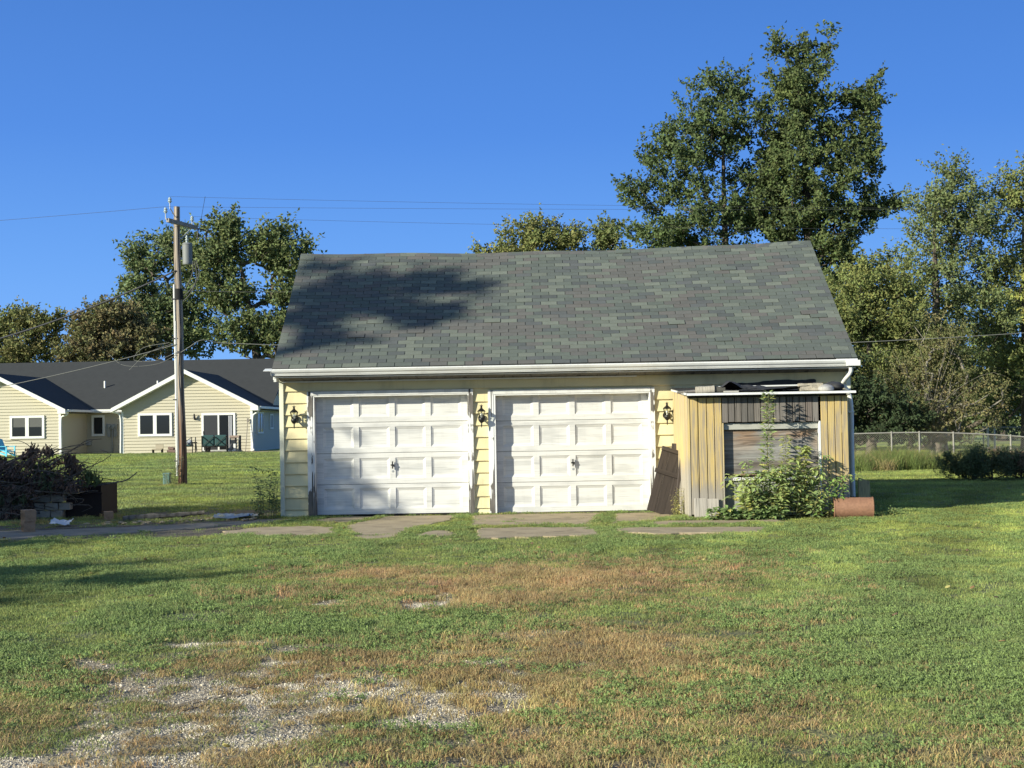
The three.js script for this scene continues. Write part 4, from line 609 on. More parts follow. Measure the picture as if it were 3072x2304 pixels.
// ------------------------------------------------------------------ utility pole and wires
const POLE = [-9.19, -39.5], LEAN = -.085;
{
  const p = thing('utility_pole', 'tall grey wooden utility pole with crossarm left of the garage', 'utility pole', [POLE[0], 0, POLE[1]]);
  const px = y => LEAN * y / 7.8;
  const g = new THREE.CylinderGeometry(.082, .128, 8.1, 18, 40), a = g.attributes.position; for (let i = 0; i < a.count; i++) { const y = a.getY(i) + 3.75; a.setX(i, a.getX(i) + px(y) + .012 * Math.sin(y * 1.7)); a.setY(i, y); }
  const poleM = mat(.40, .345, .29, .9, { map: rep(T.pole, 1, .25), bumpMap: rep(T.pole, 1, .25), bumpScale: .012 });
  { const uv = g.attributes.uv; for (let i = 0; i < uv.count; i++) uv.setXY(i, uv.getX(i) * 1, uv.getY(i) * 8); }
  { const C = new Float32Array(a.count * 3); for (let i = 0; i < a.count; i++) { const t = ss(3.2, .9, a.getY(i) + R(-.2, .2)); C.set(mix3([1, 1, 1], [.62, .40, .29], t), i * 3); } g.setAttribute('color', new THREE.BufferAttribute(C, 3)); poleM.vertexColors = true; g.computeVertexNormals(); }
  lpart('pole', g, poleM, p);
  const ca = lpart('crossarm', mUV(rbox(-.045, .045, 7.26, 7.37, -.85, .8, .008)), mat(.36, .33, .29, .9, { map: rep(T.wood, 2, .8) }), p); ca.rotation.y = -.27; ca.position.x = .06; ca.position.z = .0; ca.rotation.x = 0;
  const ins = mat(.36, .42, .41, .3), insul = (x, y, z) => { lpart('insulator', [cyl(x, y, y + .04, z, .03, .045, 12), cyl(x, y + .04, y + .06, z, .062, .05, 12), cyl(x, y + .06, y + .10, z, .04, .04, 12), cyl(x, y + .10, y + .12, z, .058, .045, 12), cyl(x, y + .12, y + .155, z, .038, .026, 12)], ins, p); lpart('insulator_pin', cyl(x, y - .17, y, z, .012), M.galv, p); };
  insul(-.2, 7.86, .3); insul(-.2, 7.5, .8); insul(.22, 7.46, -.55);
  lpart('pin_brace', [bar([-.2, 7.72, .3], [-.1, 7.5, .1], .015), bar([.0, 6.9, -.1], [.2, 7.25, -.5], .018)], M.galv, p);
  lpart('cutout', [bar([.3, 7.3, -.86], [.62, 7.22, -.8], .022), bar([.6, 7.24, -.8], [.54, 7.0, -.8], .03), bar([.32, 7.28, -.86], [.3, 7.0, -.84], .02)], M.wire, p);
  lpart('transformer', [cyl(.19, 6.22, 6.74, -.05, .13, .14, 22), cyl(.19, 6.74, 6.79, -.05, .15, .11, 22), cyl(.19, 6.18, 6.22, -.05, .12, .13, 22)], mat(.19, .20, .195, .6), p); lpart('bushing', [cyl(.18, 6.79, 7.0, -.05, .035, .025, 10), cyl(.18, 6.86, 6.88, -.05, .055, .05, 10), cyl(.18, 6.93, 6.95, -.05, .05, .045, 10)], ins, p); lpart('bracket', [box(.02, .2, 6.6, 6.66, -.1, 0), box(.02, .2, 6.32, 6.38, -.1, 0)], M.galv, p);
  lpart('jumper_wire', [tube([[.18, 7.0, -.05], [.3, 7.05, -.4], [.4, 7.0, -.8]], .008, 5, 12), tube([[.45, 6.3, .05], [.55, 5.9, .1], [.35, 5.5, .12], [.12, 5.3, .1]], .014, 5, 16), tube([[.42, 6.25, .08], [.48, 5.8, .12], [.3, 5.35, .12], [.1, 5.15, .1]], .014, 5, 16), tube([[.38, 6.25, .1], [.36, 5.9, .12], [.14, 5.45, .11]], .014, 5, 16)], M.wire, p);
  lpart('black_band', cyl(px(5.35) + .005, 5.2, 5.5, 0, .122, .12, 18), M.dark, p);
  lpart('conduit', tube([[-.135, .3, .06], [-.14, 2.5, .055], [-.165, 5.62, .05]], .033, 8, 20), M.whiteOld, p); lpart('conduit', tube([[-.09, .6, .105], [-.10, 3, .095], [-.12, 4.6, .09]], .012, 6, 16), M.galv, p); lpart('ground_wire', tube([[0, .2, .13], [.02, 2, .12], [-.05, 3.2, .11], [.0, 4.2, .11], [-.03, 5.2, .1]], .009, 5, 24), M.wire, p);
  for (const y of [.7, 2.4, 4.1, 5.2]) lpart('conduit_strap', box(-.21 + LEAN * y / 7.8 * .4, -.06, y, y + .03, .0, .1), M.wire, p);
  lpart('cable_clamp', [cyl(px(3.75), 3.7, 3.76, 0, .122, .122, 14)], M.wire, p);
}
{
  const at = (x, y, z) => [POLE[0] + x, y, POLE[1] + z], wires = [];
  const span = (name, label, a, b, sag, r, m = M.wire, n = 22) => { const pts = []; for (let i = 0; i <= n; i++) { const t = i / n; pts.push([mix(a[0], b[0], t), mix(a[1], b[1], t) - sag * 4 * t * (1 - t), mix(a[2], b[2], t)]); } return tag(part(name, tube(pts, r, 5, n * 2), m), label, 'cable'); };
  span('power_line', 'thin top power line running right from the pole across the sky', at(-.2, 8.04, .3), [34, 7.4, -41], .25, .0035);
  span('power_line', 'second thin power line running right just under the top one', at(-.2, 7.68, .8), [34, 7.2, -40], .12, .0035);
  span('power_line', 'lowest thin power line running right from the crossarm insulator', at(.22, 7.6, -.55), [34, 7.05, -41.5], .35, .0035);
  span('power_line', 'thin power line running left from the pole top to the left edge', at(-.2, 7.68, .8), [-32, 6.9, -41], .1, .0045);
  span('tap_wire', 'short thin wire slanting down from the top power line to the crossarm', at(.78, 8.02, .3), at(.36, 7.3, -.85), .0, .006);
  span('service_cable', 'thick black cable sloping down from the pole to the left edge', at(-.1, 6.0, .1), [-16.5, 3.6, -39], .25, .024);
  span('service_cable', 'pale cable sloping gently left from the pole just above the house roof', at(-.1, 3.95, .1), [-16.5, 2.45, -39], .12, .011, M.cable);
  span('service_cable', 'pale cable running right from the pole behind the garage roof', [-8.2, 3.98, -39.5], [18, 4.1, -40], .42, .010, M.cable);
  tag(part('cable_loop', tube([at(0.02, 3.72, .12), at(.25, 3.86, .15), at(.6, 4.05, .15), at(1.0, 3.98, 0)], .010, 5, 24), M.cable), 'pale cable loop arching off the right side of the pole', 'cable');
  tag(part('cable_bundle', [tube([at(-.1, 3.72, .12), at(-.7, 3.5, .15), at(-1.3, 3.55, .1), at(-1.1, 3.85, 0), at(-.3, 4.0, .1)], .007, 5, 30), tube([at(-.1, 3.66, .12), at(-.6, 3.42, .15), at(-1.6, 3.4, .1), at(-2.0, 3.7, 0)], .006, 5, 30), tube([at(-.2, 3.98, .1), at(-.9, 3.7, .2), at(-1.4, 3.25, .2)], .006, 5, 20)], M.cable), 'tangle of pale slack cable hanging on the left of the pole', 'cable');
  span('drop_wire', 'thin pale wire from the treetops behind to the garage roof edge', [-9.05, 5.45, -39.5], [-3.5, 5.05, -36], .05, .0045);
  const b = thing('cable_pedestal', 'small green utility pedestal at the foot of the pole', 'utility box', [-9.62, .02, -39.5]); lpart('body', rbox(-.1, .1, 0, .33, -.1, .1, .03), mat(.085, .16, .14, .6), b); lpart('cap', rbox(-.11, .11, .30, .37, -.11, .11, .03), mat(.10, .18, .16, .6), b);
}
// ------------------------------------------------------------------ fences on the right
function chainFence(label, pts, h, topY, mesh) {
  const f = thing('chain_link_fence', label, 'fence', [pts[0][0], groundH(pts[0][0], -pts[0][1]), pts[0][1]]);
  const wire = [];
  for (let i = 0; i < pts.length; i++) { const [x, z] = pts[i], y0 = groundH(x, -z) - .1; part('post', cyl(x, y0, topY(x) - .0, z, .03, .03, 10), M.fence, f); part('post_cap', new THREE.SphereGeometry(.036, 8, 6).translate(x, topY(x) + .015, z), M.fence, f);
    if (i) { const [xa, za] = pts[i - 1], L = Math.hypot(x - xa, z - za), n = Math.round(L / .075); const P = (s, t) => [mix(xa, x, s), mix(groundH(xa, -za) + .03, topY(mix(xa, x, s)) - .03, t), mix(za, z, s)];
      for (let k = -14; k < n; k++) for (const dir of [1, -1]) { let s0 = k / n, s1 = (k + 14) / n, t0 = 0, t1 = 1; if (s0 < 0) { t0 = -s0 / (s1 - s0); s0 = 0; } if (s1 > 1) { t1 = (1 - s0) / (s1 - s0) * (1 - t0) + t0; s1 = 1; } if (s1 - s0 < .002) continue; const A = P(dir > 0 ? s0 : 1 - s0, t0), B = P(dir > 0 ? s1 : 1 - s1, t1); wire.push(bar(A, B, .0035, 3)); } } }
  part('top_rail', tube(pts.map(([x, z]) => [x, topY(x), z]), .024, 8, 60), M.fence, f); part('wire_mesh', wire, M.fence, f);
}
chainFence('low chain link fence with bowed top rail behind the garage corner', [[7.2, -46], [9.0, -46], [10.8, -46], [12.25, -46], [13.15, -46], [14.25, -46], [16.1, -46], [18.2, -46]], 1.2, x => 1.07 - .012 * Math.pow(x - 12.4, 2) * (x > 12.4 ? 1 : .55), true);
chainFence('farther chain link fence at the right edge behind the dark bushes', [[19.85, -60], [22.3, -60], [24.8, -60], [27, -61]], 1.2, x => 1.08 - .02 * (x - 19.85), true);
{ const t = thing('gate_post', 'pair of pale fence posts standing right of the bowed fence', 'fence post', [19.7, -.1, -59]); lpart('post', cyl(0, 0, 1.38, 0, .045), M.galv, t); lpart('post', cyl(.28, 0, 1.12, 0, .04), M.galv, t); }

// ------------------------------------------------------------------ trees and bushes
class Leaves {
  constructor(n) { this.P = new Float32Array(n * 18); this.C = new Float32Array(n * 18); this.N = new Float32Array(n * 18); this.k = 0; this.max = n; }
  add(x, y, z, dir, nor, L, W, c, fold = .25) {         // one leaf of two halves folded along its rib
    if (this.k >= this.max) return; const s = V3().crossVectors(dir, nor).normalize(), n = V3().crossVectors(s, dir).normalize(), f = fold * W;
    const A = [x, y, z], B = [x + dir.x * L, y + dir.y * L, z + dir.z * L], m = .42, mk = q => [x + dir.x * L * m + s.x * W * q + n.x * f, y + dir.y * L * m + s.y * W * q + n.y * f, z + dir.z * L * m + s.z * W * q + n.z * f], Cc = mk(.5), D = mk(-.5);
    const o = this.k * 18; [A, Cc, B, A, B, D].forEach((v, i) => { this.P.set(v, o + i * 3); this.C.set(c, o + i * 3); });
    const e1 = V3(Cc[0] - x, Cc[1] - y, Cc[2] - z).cross(V3(B[0] - x, B[1] - y, B[2] - z)).normalize(), e2 = V3(B[0] - x, B[1] - y, B[2] - z).cross(V3(D[0] - x, D[1] - y, D[2] - z)).normalize();
    for (let i = 0; i < 3; i++) { this.N.set([e1.x, e1.y, e1.z], o + i * 3); this.N.set([e2.x, e2.y, e2.z], o + 9 + i * 3); } this.k++;
  }
  geo() { const g = new THREE.BufferGeometry(), n = this.k * 18; g.setAttribute('position', new THREE.BufferAttribute(this.P.slice(0, n), 3)); g.setAttribute('normal', new THREE.BufferAttribute(this.N.slice(0, n), 3)); g.setAttribute('color', new THREE.BufferAttribute(this.C.slice(0, n), 3)); return g; }
}
const rdir = () => { const a = R(0, 6.283), y = R(-1, 1), s = Math.sqrt(1 - y * y); return V3(Math.cos(a) * s, y, Math.sin(a) * s); };
function limb(P, r0, r1, n = 5) { const p = P.map(v => v.clone()); return tube(p, r0, n, Math.max(2, (p.length - 1) * 2), r1); }
// lobes: [x, y, z, rx, ry, rz, weight] in metres from the foot of the trunk
function tree(o) {
  if (o.sc) { o.lobes = o.lobes.map(l => [...l.slice(0, 6).map(q => q * o.sc), l[6] ?? 1]); o.trunk *= o.sc; o.trunkR *= o.sc; o.cr *= o.sc; o.leaf *= o.sc; o.stem = o.stem?.map(p => p.map(q => q * o.sc)); }
  reseed(o.seed); const g = thing(o.name ?? 'tree', o.label, o.category ?? 'tree', [o.x, o.y ?? groundH(o.x, o.d), -o.d], o.group);
  const vol = o.lobes.map(l => Math.pow(l[3] * l[4] * l[5], .62) * (l[6] ?? 1)), tot = vol.reduce((a, b) => a + b), cl = [];
  o.lobes.forEach((l, i) => { const n = Math.max(2, Math.round(o.clusters * vol[i] / tot)); for (let k = 0; k < n; k++) { const d = rdir(), r = Math.pow(rnd(), .42); cl.push(V3(l[0] + d.x * l[3] * r, l[1] + d.y * l[4] * r, l[2] + d.z * l[5] * r)); } });
  // trunk nodes, then every cluster joins the nearest node below it
  const nodes = [], H = o.trunk, stem = o.stem ?? [[0, 0, 0], [0, H * .5, 0], [0, H, 0]], curve = new THREE.CatmullRomCurve3(stem.map(p => V3(...p)));
  const N0 = 26; for (let i = 0; i <= N0; i++) nodes.push({ p: curve.getPointAt(i / N0), parent: i - 1, w: 0 });
  const tw = p => { let b = 1e9; for (let i = 0; i <= N0; i += 2) b = Math.min(b, nodes[i].p.distanceTo(p)); return b; };
  cl.map(c => [c, tw(c)]).sort((a, b) => a[1] - b[1]).forEach(([c]) => {
    let best = 0, bc = 1e9; nodes.forEach((n, i) => { if (n.tip && rnd() < .5) return; const d = n.p.distanceTo(c), h = Math.hypot(n.p.x - c.x, n.p.z - c.z), dy = c.y - n.p.y, want = .35 * h; const q = d + Math.max(0, want - dy) * 1.1 + (n.p.y < H * (o.clear ?? .25) ? 4 : 0); if (q < bc) { bc = q; best = i; } });
    const a = nodes[best].p, L = a.distanceTo(c), k = Math.max(1, Math.round(L / .55)); let prev = best; const midv = a.clone().lerp(c, .5); midv.y -= L * .10; const j = L * .07; midv.x += R(-j, j); midv.z += R(-j, j);
    for (let i = 1; i <= k; i++) { const t = i / k, p = a.clone().multiplyScalar((1 - t) * (1 - t)).addScaledVector(midv, 2 * t * (1 - t)).addScaledVector(c, t * t); nodes.push({ p, parent: prev, w: i === k ? 1 : 0 }); prev = nodes.length - 1; }
  });
  for (let i = nodes.length - 1; i > 0; i--) if (nodes[i].parent >= 0) nodes[nodes[i].parent].w += nodes[i].w;
  const rad = n => (o.twig ?? .012) * Math.pow(Math.max(1, n.w), .52), segs = [], TR = o.trunkR;
  { const pts = nodes.slice(0, N0 + 1).map(n => n.p); const gg = tube(pts, TR, 10, 40, TR * .14); const a = gg.attributes.position; segs.push(gg); segs.push(cyl(0, -.3, .5, 0, TR * 1.5, TR * .98, 10)); }
  for (let i = N0 + 1; i < nodes.length; i++) { const n = nodes[i], p = nodes[n.parent]; if (n.p.distanceTo(p.p) < .02) continue; const r0 = Math.min(rad(n) * 1.08, TR * .7), r1 = rad(n); const A = p.p, B = n.p, q = new THREE.CylinderGeometry(r1, r0, A.distanceTo(B) * 1.04, r0 > .05 ? 6 : 4, 1, true); q.applyQuaternion(new THREE.Quaternion().setFromUnitVectors(V3(0, 1, 0), B.clone().sub(A).normalize())).translate((A.x + B.x) / 2, (A.y + B.y) / 2, (A.z + B.z) / 2); segs.push(q); }
  lpart('trunk', segs, o.bark ?? M.bark, g);
  const per = Math.round(o.leaves / cl.length), lv = new Leaves(cl.length * (per + 30)), up = o.up ?? .35, cr = o.cr ?? .5, c1 = o.color, c2 = o.color2 ?? c1;
  cl.forEach((c, ci) => {
    const hue = clamp(.5 + gauss() * .5), bright = R(.82, 1.2), tws = 4 + Math.floor(rnd() * 3), base = mix3(c1, c2, hue * (o.mixc ?? 1));
    for (let t = 0; t < tws; t++) {
      const td = rdir(); td.y = Math.abs(td.y) * (1 - up) + up * R(.6, 1.4); td.x += c.x * .06; td.z += c.z * .06; td.normalize(); const TL = cr * R(.8, 2.1) * (t === 0 ? 1.3 : 1);
      for (let k = 0, n = Math.round(per / tws); k < n; k++) {
        const s = R(.1, 1), w = cr * .33 * (1.15 - s * .7), x = c.x + td.x * TL * s + gauss() * w, y = c.y + td.y * TL * s + gauss() * w * .9, z = c.z + td.z * TL * s + gauss() * w;
        const dir = td.clone().multiplyScalar(.5).add(rdir()).normalize(); dir.y -= .15; dir.normalize(); const nor = rdir(); nor.y += .45; const L = o.leaf * R(.7, 1.25), q = bright * R(.75, 1.25);
        lv.add(x, y, z, dir, nor, L, L * (o.aspect ?? .62), [base[0] * q * R(.9, 1.15), base[1] * q, base[2] * q]);
      }
    }
  });
  lpart('crown', lv.geo(), o.mat ?? M.leaf, g); return g;
}
const OAK = [.088, .125, .046], OAK2 = [.115, .148, .048], MAP = [.155, .19, .062], MAP2 = [.205, .225, .07], SIL = [.165, .205, .09];
tree({ seed: 1, label: 'dark green oak with open crown rising behind the garage, left of the tallest tree', sc: 1.17, x: 8.6, d: 56.5, trunk: 11, stem: [[.2, 0, 0], [.1, 4, 0], [0, 8, 0], [.0, 11.6, 0]], trunkR: .24, clusters: 332, leaves: 29450, leaf: 0.129, cr: 0.39, up: .45, color: OAK, color2: [.105, .145, .05], twig: .0085, clear: .4,
  lobes: [[-.2, 11.2, 0, 1.35, 1.6, 1.4], [-1.4, 9.9, .4, 1.0, 1.5, 1.2], [-2.7, 8.9, .2, .8, .7, .7], [1.0, 9.2, -.3, 1.1, 1.9, 1.3], [-1.0, 7.9, .3, 2.2, 1.3, 1.6], [-2.2, 7.4, .3, 1.1, .7, 1.0], [-.4, 12.7, .2, .55, .7, .5], [.5, 12.6, 0, .35, .7, .4], [-1.7, 11.2, 0, .4, .7, .5], [-2.4, 10.1, 0, .45, .6, .4], [0, 6.6, 0, 2.0, .8, 1.5, .7]] });
tree({ seed: 2, label: 'tallest dark green oak with several spires behind the garage', sc: 1.175, x: 11.75, d: 56, trunk: 12.5, stem: [[-.1, 0, 0], [0, 4, 0], [.05, 8, 0], [-.1, 12.8, 0]], trunkR: .30, clusters: 446, leaves: 51300, leaf: 0.129, cr: 0.38, up: .5, color: OAK, color2: OAK2, twig: .0085, clear: .3,
  lobes: [[-.1, 12.2, 0, 1.0, 1.5, 1.0], [-.3, 11.3, 0, 1.3, 1.9, 1.2], [.1, 9.4, .3, 1.6, 1.9, 1.5], [-.95, 13.75, 0, .16, .65, .2], [-.4, 13.7, 0, .16, .7, .2], [.15, 13.8, 0, .16, .65, .2], [.9, 13.6, 0, .2, .8, .2], [1.9, 11.9, 0, .65, .8, .6], [2.35, 12.1, 0, .3, .55, .3], [1.6, 10.6, 0, .9, 1.0, .8], [2.0, 9.6, .2, .5, .8, .5], [.3, 7.6, .3, 1.7, 1.1, 1.4], [2.2, 8.3, 0, .9, .5, .6], [3.0, 8.4, 0, .35, .35, .3], [1.1, 6.4, .2, 1.1, 1.1, 1.0], [.9, 5.0, .3, .8, 1.0, .9], [-1.1, 8.2, .2, 1.0, 1.2, 1.0]] });
tree({ seed: 3, label: 'tall silver green maple with a pointed top near the right edge', x: 15.9, d: 53, trunk: 9.2, trunkR: .3, clusters: 194, leaves: 23013, leaf: 0.120, cr: 0.55, up: .6, color: MAP, color2: SIL, twig: .0085,
  lobes: [[.9, 10.0, 0, .9, 1.2, .9], [-.1, 9.3, 0, 1.0, 1.0, .9], [.4, 8.2, 0, 1.8, 1.5, 1.6], [1.4, 8.8, 0, 1.0, 1.1, 1.0], [.1, 6.4, 0, 2.0, 1.1, 1.7], [1.5, 5.2, .3, 1.6, 1.2, 1.5, .8], [-.9, 4.4, .4, 1.3, 1.2, 1.3]] });
tree({ seed: 4, label: 'broad olive green maple cut by the right edge of the photo', x: 19.6, d: 54, trunk: 9, trunkR: .32, clusters: 200, leaves: 23256, leaf: 0.129, cr: 0.58, up: .5, color: MAP, color2: MAP2, twig: .0085,
  lobes: [[-.6, 9.3, 0, 1.2, 1.3, 1.2], [.6, 10, 0, 1.4, 1.4, 1.4], [0, 7.4, 0, 2.3, 1.6, 1.9], [1, 5, .3, 2.2, 1.6, 1.8], [-1.6, 5.9, .3, 1.1, 1.1, 1.1], [-.9, 3.2, .5, 1.6, 1.4, 1.4]] });
tree({ seed: 5, label: 'yellowish maple in front of the tall trees, right of the roof corner', x: 12.6, d: 50, trunk: 5.8, trunkR: .2, clusters: 141, leaves: 25032, leaf: 0.116, cr: 0.52, up: .35, color: MAP, color2: MAP2, twig: .0085,
  lobes: [[.1, 6.3, 0, 1.4, 1.0, 1.3], [-.7, 5.0, 0, 1.2, 1.2, 1.1], [.9, 5.0, .2, 1.4, 1.2, 1.3], [.0, 3.5, .3, 1.9, 1.1, 1.5], [2.2, 3.6, .3, 1.2, 1.2, 1.2]] });
tree({ seed: 6, label: 'bright yellow green branches hanging in at the right edge', x: 17.4, d: 40, trunk: 5.4, trunkR: .2, clusters: 94, leaves: 15342, leaf: 0.112, cr: 0.39, up: .15, color: [.26, .29, .07], color2: [.32, .31, .075], twig: .0085,
  lobes: [[-1.9, 5.1, 0, 1.0, .9, .9], [-1.0, 6.0, 0, 1.3, .8, 1.0], [-2.6, 4.3, 0, .55, .6, .5], [-1.5, 3.4, .2, .8, .7, .7], [.5, 5, 0, 1.6, 1.5, 1.4]] });
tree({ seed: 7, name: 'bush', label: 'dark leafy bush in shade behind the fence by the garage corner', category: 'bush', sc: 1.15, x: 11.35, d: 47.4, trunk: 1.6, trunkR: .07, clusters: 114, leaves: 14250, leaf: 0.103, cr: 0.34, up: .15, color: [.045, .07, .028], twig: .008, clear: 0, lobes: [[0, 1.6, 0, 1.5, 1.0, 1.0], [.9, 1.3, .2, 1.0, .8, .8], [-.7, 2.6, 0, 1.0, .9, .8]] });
const dead = tree({ seed: 8, name: 'bush', label: 'half dead bush with bare grey twigs behind the bowed fence', category: 'bush', x: 14.25, d: 48.2, trunk: 2.4, trunkR: .07, clusters: 230, leaves: 15200, leaf: 0.086, cr: 0.36, up: .2, color: [.15, .18, .065], color2: [.23, .195, .09], twig: .011, clear: 0, bark: M.paleBark, lobes: [[0, 2.6, 0, 1.9, 1.6, 1.2], [-1.3, 2.6, .3, 1.1, 1.3, .8], [1.1, 1.8, .2, 1.5, 1.4, 1.0], [.2, 4.2, 0, 1.2, .7, .7], [-.4, 1.2, .3, 1.7, .8, .8]] });
{ reseed(88); const tw = []; for (let i = 0; i < 30; i++) { const a = R(0, 6.28), r = R(.8, 2.1), h = R(1.8, 4.6), b = [R(-.4, .4), R(.3, 1.2), R(-.3, .3)], e = [Math.cos(a) * r, h, Math.abs(Math.sin(a)) * r * .7 + .3], m = [mix(b[0], e[0], .55), mix(b[1], e[1], .55) + .35, mix(b[2], e[2], .6)]; tw.push(tube([b, m, e, [e[0] + (e[0] - m[0]) * .5, e[1] - .15 + R(-.3, .3), e[2]]], R(.008, .015), 4, 8, .003)); } lpart('bare_twigs', tw, M.paleBark, dead); }
tree({ seed: 9, name: 'bush', label: 'dense green undergrowth beyond the fence below the tall maples', category: 'bush', x: 17.3, d: 57, trunk: 2.2, trunkR: .1, clusters: 247, leaves: 24700, leaf: 0.129, cr: 0.47, up: .3, color: [.10, .135, .05], color2: MAP, twig: .01, clear: 0, lobes: [[-1.8, 2.6, 0, 1.5, 1.5, 1.1], [0, 3.0, 0, 1.8, 1.4, 1.2], [2.0, 2.6, 0, 1.8, 1.6, 1.2], [3.8, 3, 0, 1.6, 1.6, 1.2]] });
tree({ seed: 10, label: 'dark shaded tree filling the gap behind the yellowish maple', x: 11.3, d: 58, trunk: 5.5, trunkR: .25, clusters: 141, leaves: 20187, leaf: 0.146, cr: 0.61, up: .3, color: [.08, .11, .042], color2: MAP, twig: .0085, lobes: [[0, 5.2, 0, 2.0, 1.7, 1.6], [2.6, 5.2, 0, 2.0, 1.6, 1.6], [.6, 3, 0, 2.6, 1.6, 1.6], [4.8, 4.6, 0, 1.8, 1.8, 1.5]] });
tree({ seed: 12, name: 'bush', label: 'wide dark thicket under the maples at the right, beyond the far fence', category: 'bush', x: 19, d: 68, trunk: 2.5, trunkR: .1, clusters: 323, leaves: 16000, leaf: .2, cr: 0.50, up: .3, color: [.10, .135, .05], color2: MAP, twig: .012, clear: 0, lobes: [[-5, 2.2, 0, 2.2, 2.0, 1.4], [-2, 2.0, 0, 2.0, 2.0, 1.4], [1.5, 2.4, 0, 2.4, 2.2, 1.4], [5, 2.4, 0, 2.4, 2.2, 1.4]] });
// far wood closing the view on the right
for (const [i, x, d, h, l] of [[0, 16, 92, 8, 'low distant tree glimpsed through the fence on the right'], [1, 24, 95, 9, 'distant tree behind the right maples at the frame edge'], [2, 31, 90, 10, 'distant broad tree beyond the farther chain link fence']])
  tree({ seed: 20 + i, label: l, x, d, trunk: h * .7, trunkR: .3, clusters: 133, leaves: 12350, leaf: 0.258, cr: 0.85, up: .3, color: [.10, .13, .05], color2: MAP, twig: .02, lobes: [[0, h * .65, 0, 3.4, h * .33, 2.5], [-2.5, h * .4, 0, 2.6, h * .36, 2], [2.6, h * .42, 0, 2.6, h * .38, 2], [0, h * .2, 0, 4.4, h * .2, 2]] });
// crowns peeping over the ridge
tree({ seed: 31, label: 'olive tree crown peeping over the middle of the garage ridge', x: .7, d: 62, trunk: 7.4, trunkR: .3, clusters: 199, leaves: 20900, leaf: 0.146, cr: 0.47, up: .45, color: MAP, color2: [.23, .235, .08], twig: .0085, lobes: [[.1, 9.2, 0, 1.5, .95, 1.2], [.6, 9.9, 0, .6, .45, .6], [-1.5, 8.6, 0, .9, .6, .8], [1.9, 9.4, 0, .75, .8, .7], [0, 7.4, 0, 2.8, 1.2, 1.8]] });
tree({ seed: 32, label: 'small olive tree crown over the ridge left of the big oaks', x: 4.3, d: 62, trunk: 7.2, trunkR: .22, clusters: 114, leaves: 10640, leaf: 0.146, cr: 0.42, up: .5, color: MAP, color2: [.17, .195, .075], twig: .0085, lobes: [[.0, 9.3, 0, .75, .95, .7], [.6, 8.6, 0, .8, .6, .7], [-.6, 8.5, 0, .6, .6, .6], [0, 7.2, 0, 1.4, 1, 1]] });
// trees behind the neighbour's house
tree({ seed: 41, label: 'large green maple rising behind the utility pole', x: -25.6, d: 106, trunk: 12.5, trunkR: .5, clusters: 351, leaves: 18259, leaf: 0.292, cr: 0.76, up: .35, color: [.125, .17, .065], color2: SIL, twig: .018, bark: M.bark,
  lobes: [[.2, 14.6, 0, 1.8, 1.7, 1.6], [-2.2, 13.8, 0, 1.2, 1.1, 1.2], [-1.9, 12.2, 0, 1.6, 1.6, 1.6], [1.8, 13.3, 0, 1.6, 1.7, 1.5], [-1.2, 10, 0, 2.3, 1.9, 2], [1.2, 10, 0, 2.1, 2, 2], [-2.0, 8, .4, 1.9, 1.4, 1.6], [1.6, 7.6, .4, 2.0, 1.6, 1.8]] });
tree({ seed: 42, label: 'broad green maple between the utility pole and the garage roof', x: -18.8, d: 104, trunk: 13, stem: [[.5, 0, 0], [.3, 5, 0], [-.2, 9, 0], [-1.2, 14.5, 0]], trunkR: .55, clusters: 456, leaves: 24149, leaf: 0.292, cr: 0.80, up: .3, color: MAP, color2: [.14, .18, .075], twig: .018,
  lobes: [[-1.8, 15.3, 0, 1.5, 1.5, 1.5], [-2.5, 13.4, 0, 1.9, 1.7, 1.8], [.9, 14.0, 0, 1.6, 1.6, 1.5], [1.9, 15.2, 0, .7, 1.2, .8], [2.6, 13.0, 0, 1.5, 1.6, 1.5], [3.6, 14.3, 0, .5, .7, .5], [-2.0, 10.8, 0, 2.0, 1.5, 1.9], [2.5, 10.3, 0, 2.2, 1.3, 1.9, .8], [0, 8, .3, 3.2, 1.6, 2.2], [3, 7.5, .3, 2.2, 1.4, 1.8]] });
tree({ seed: 43, label: 'reddish brown tree behind the left part of the house roof', x: -28.9, d: 100, trunk: 7.2, trunkR: .35, clusters: 237, leaves: 23750, leaf: 0.241, cr: 0.66, up: .35, color: [.22, .165, .085], color2: [.16, .185, .07], twig: .016, lobes: [[.0, 9.0, 0, 1.5, 1.1, 1.4], [-1.0, 8.2, 0, 1.2, 1.2, 1.2], [1.5, 8.8, 0, 1.4, 1.1, 1.3], [0, 6.6, .2, 2.8, 1.6, 2.0], [2.8, 7, 0, 1.4, 1.4, 1.3]] });
tree({ seed: 44, label: 'low olive tree behind the far left end of the house roof', x: -34.6, d: 102, trunk: 7, trunkR: .35, clusters: 237, leaves: 16387, leaf: 0.241, cr: 0.66, up: .55, color: MAP, color2: [.22, .205, .08], twig: .016, lobes: [[-.4, 9.0, 0, 1.3, .9, 1.2], [1.2, 8.7, 0, 1.2, .8, 1.1], [-2.2, 8.2, 0, 1.0, .9, 1.0], [0, 7, 0, 2.9, 1.2, 2], [-1.5, 5.2, .3, 2, 1.5, 1.6]] });
tree({ seed: 45, label: 'yellowing distant tree between the low olive tree and the reddish tree', x: -32.6, d: 118, trunk: 7, trunkR: .3, clusters: 114, leaves: 11400, leaf: 0.258, cr: 0.76, up: .3, color: [.27, .23, .09], color2: MAP, twig: .02, lobes: [[0, 8.5, 0, 2.4, 1.4, 1.6], [2, 8.6, 0, 1.5, 1.3, 1.5]] });
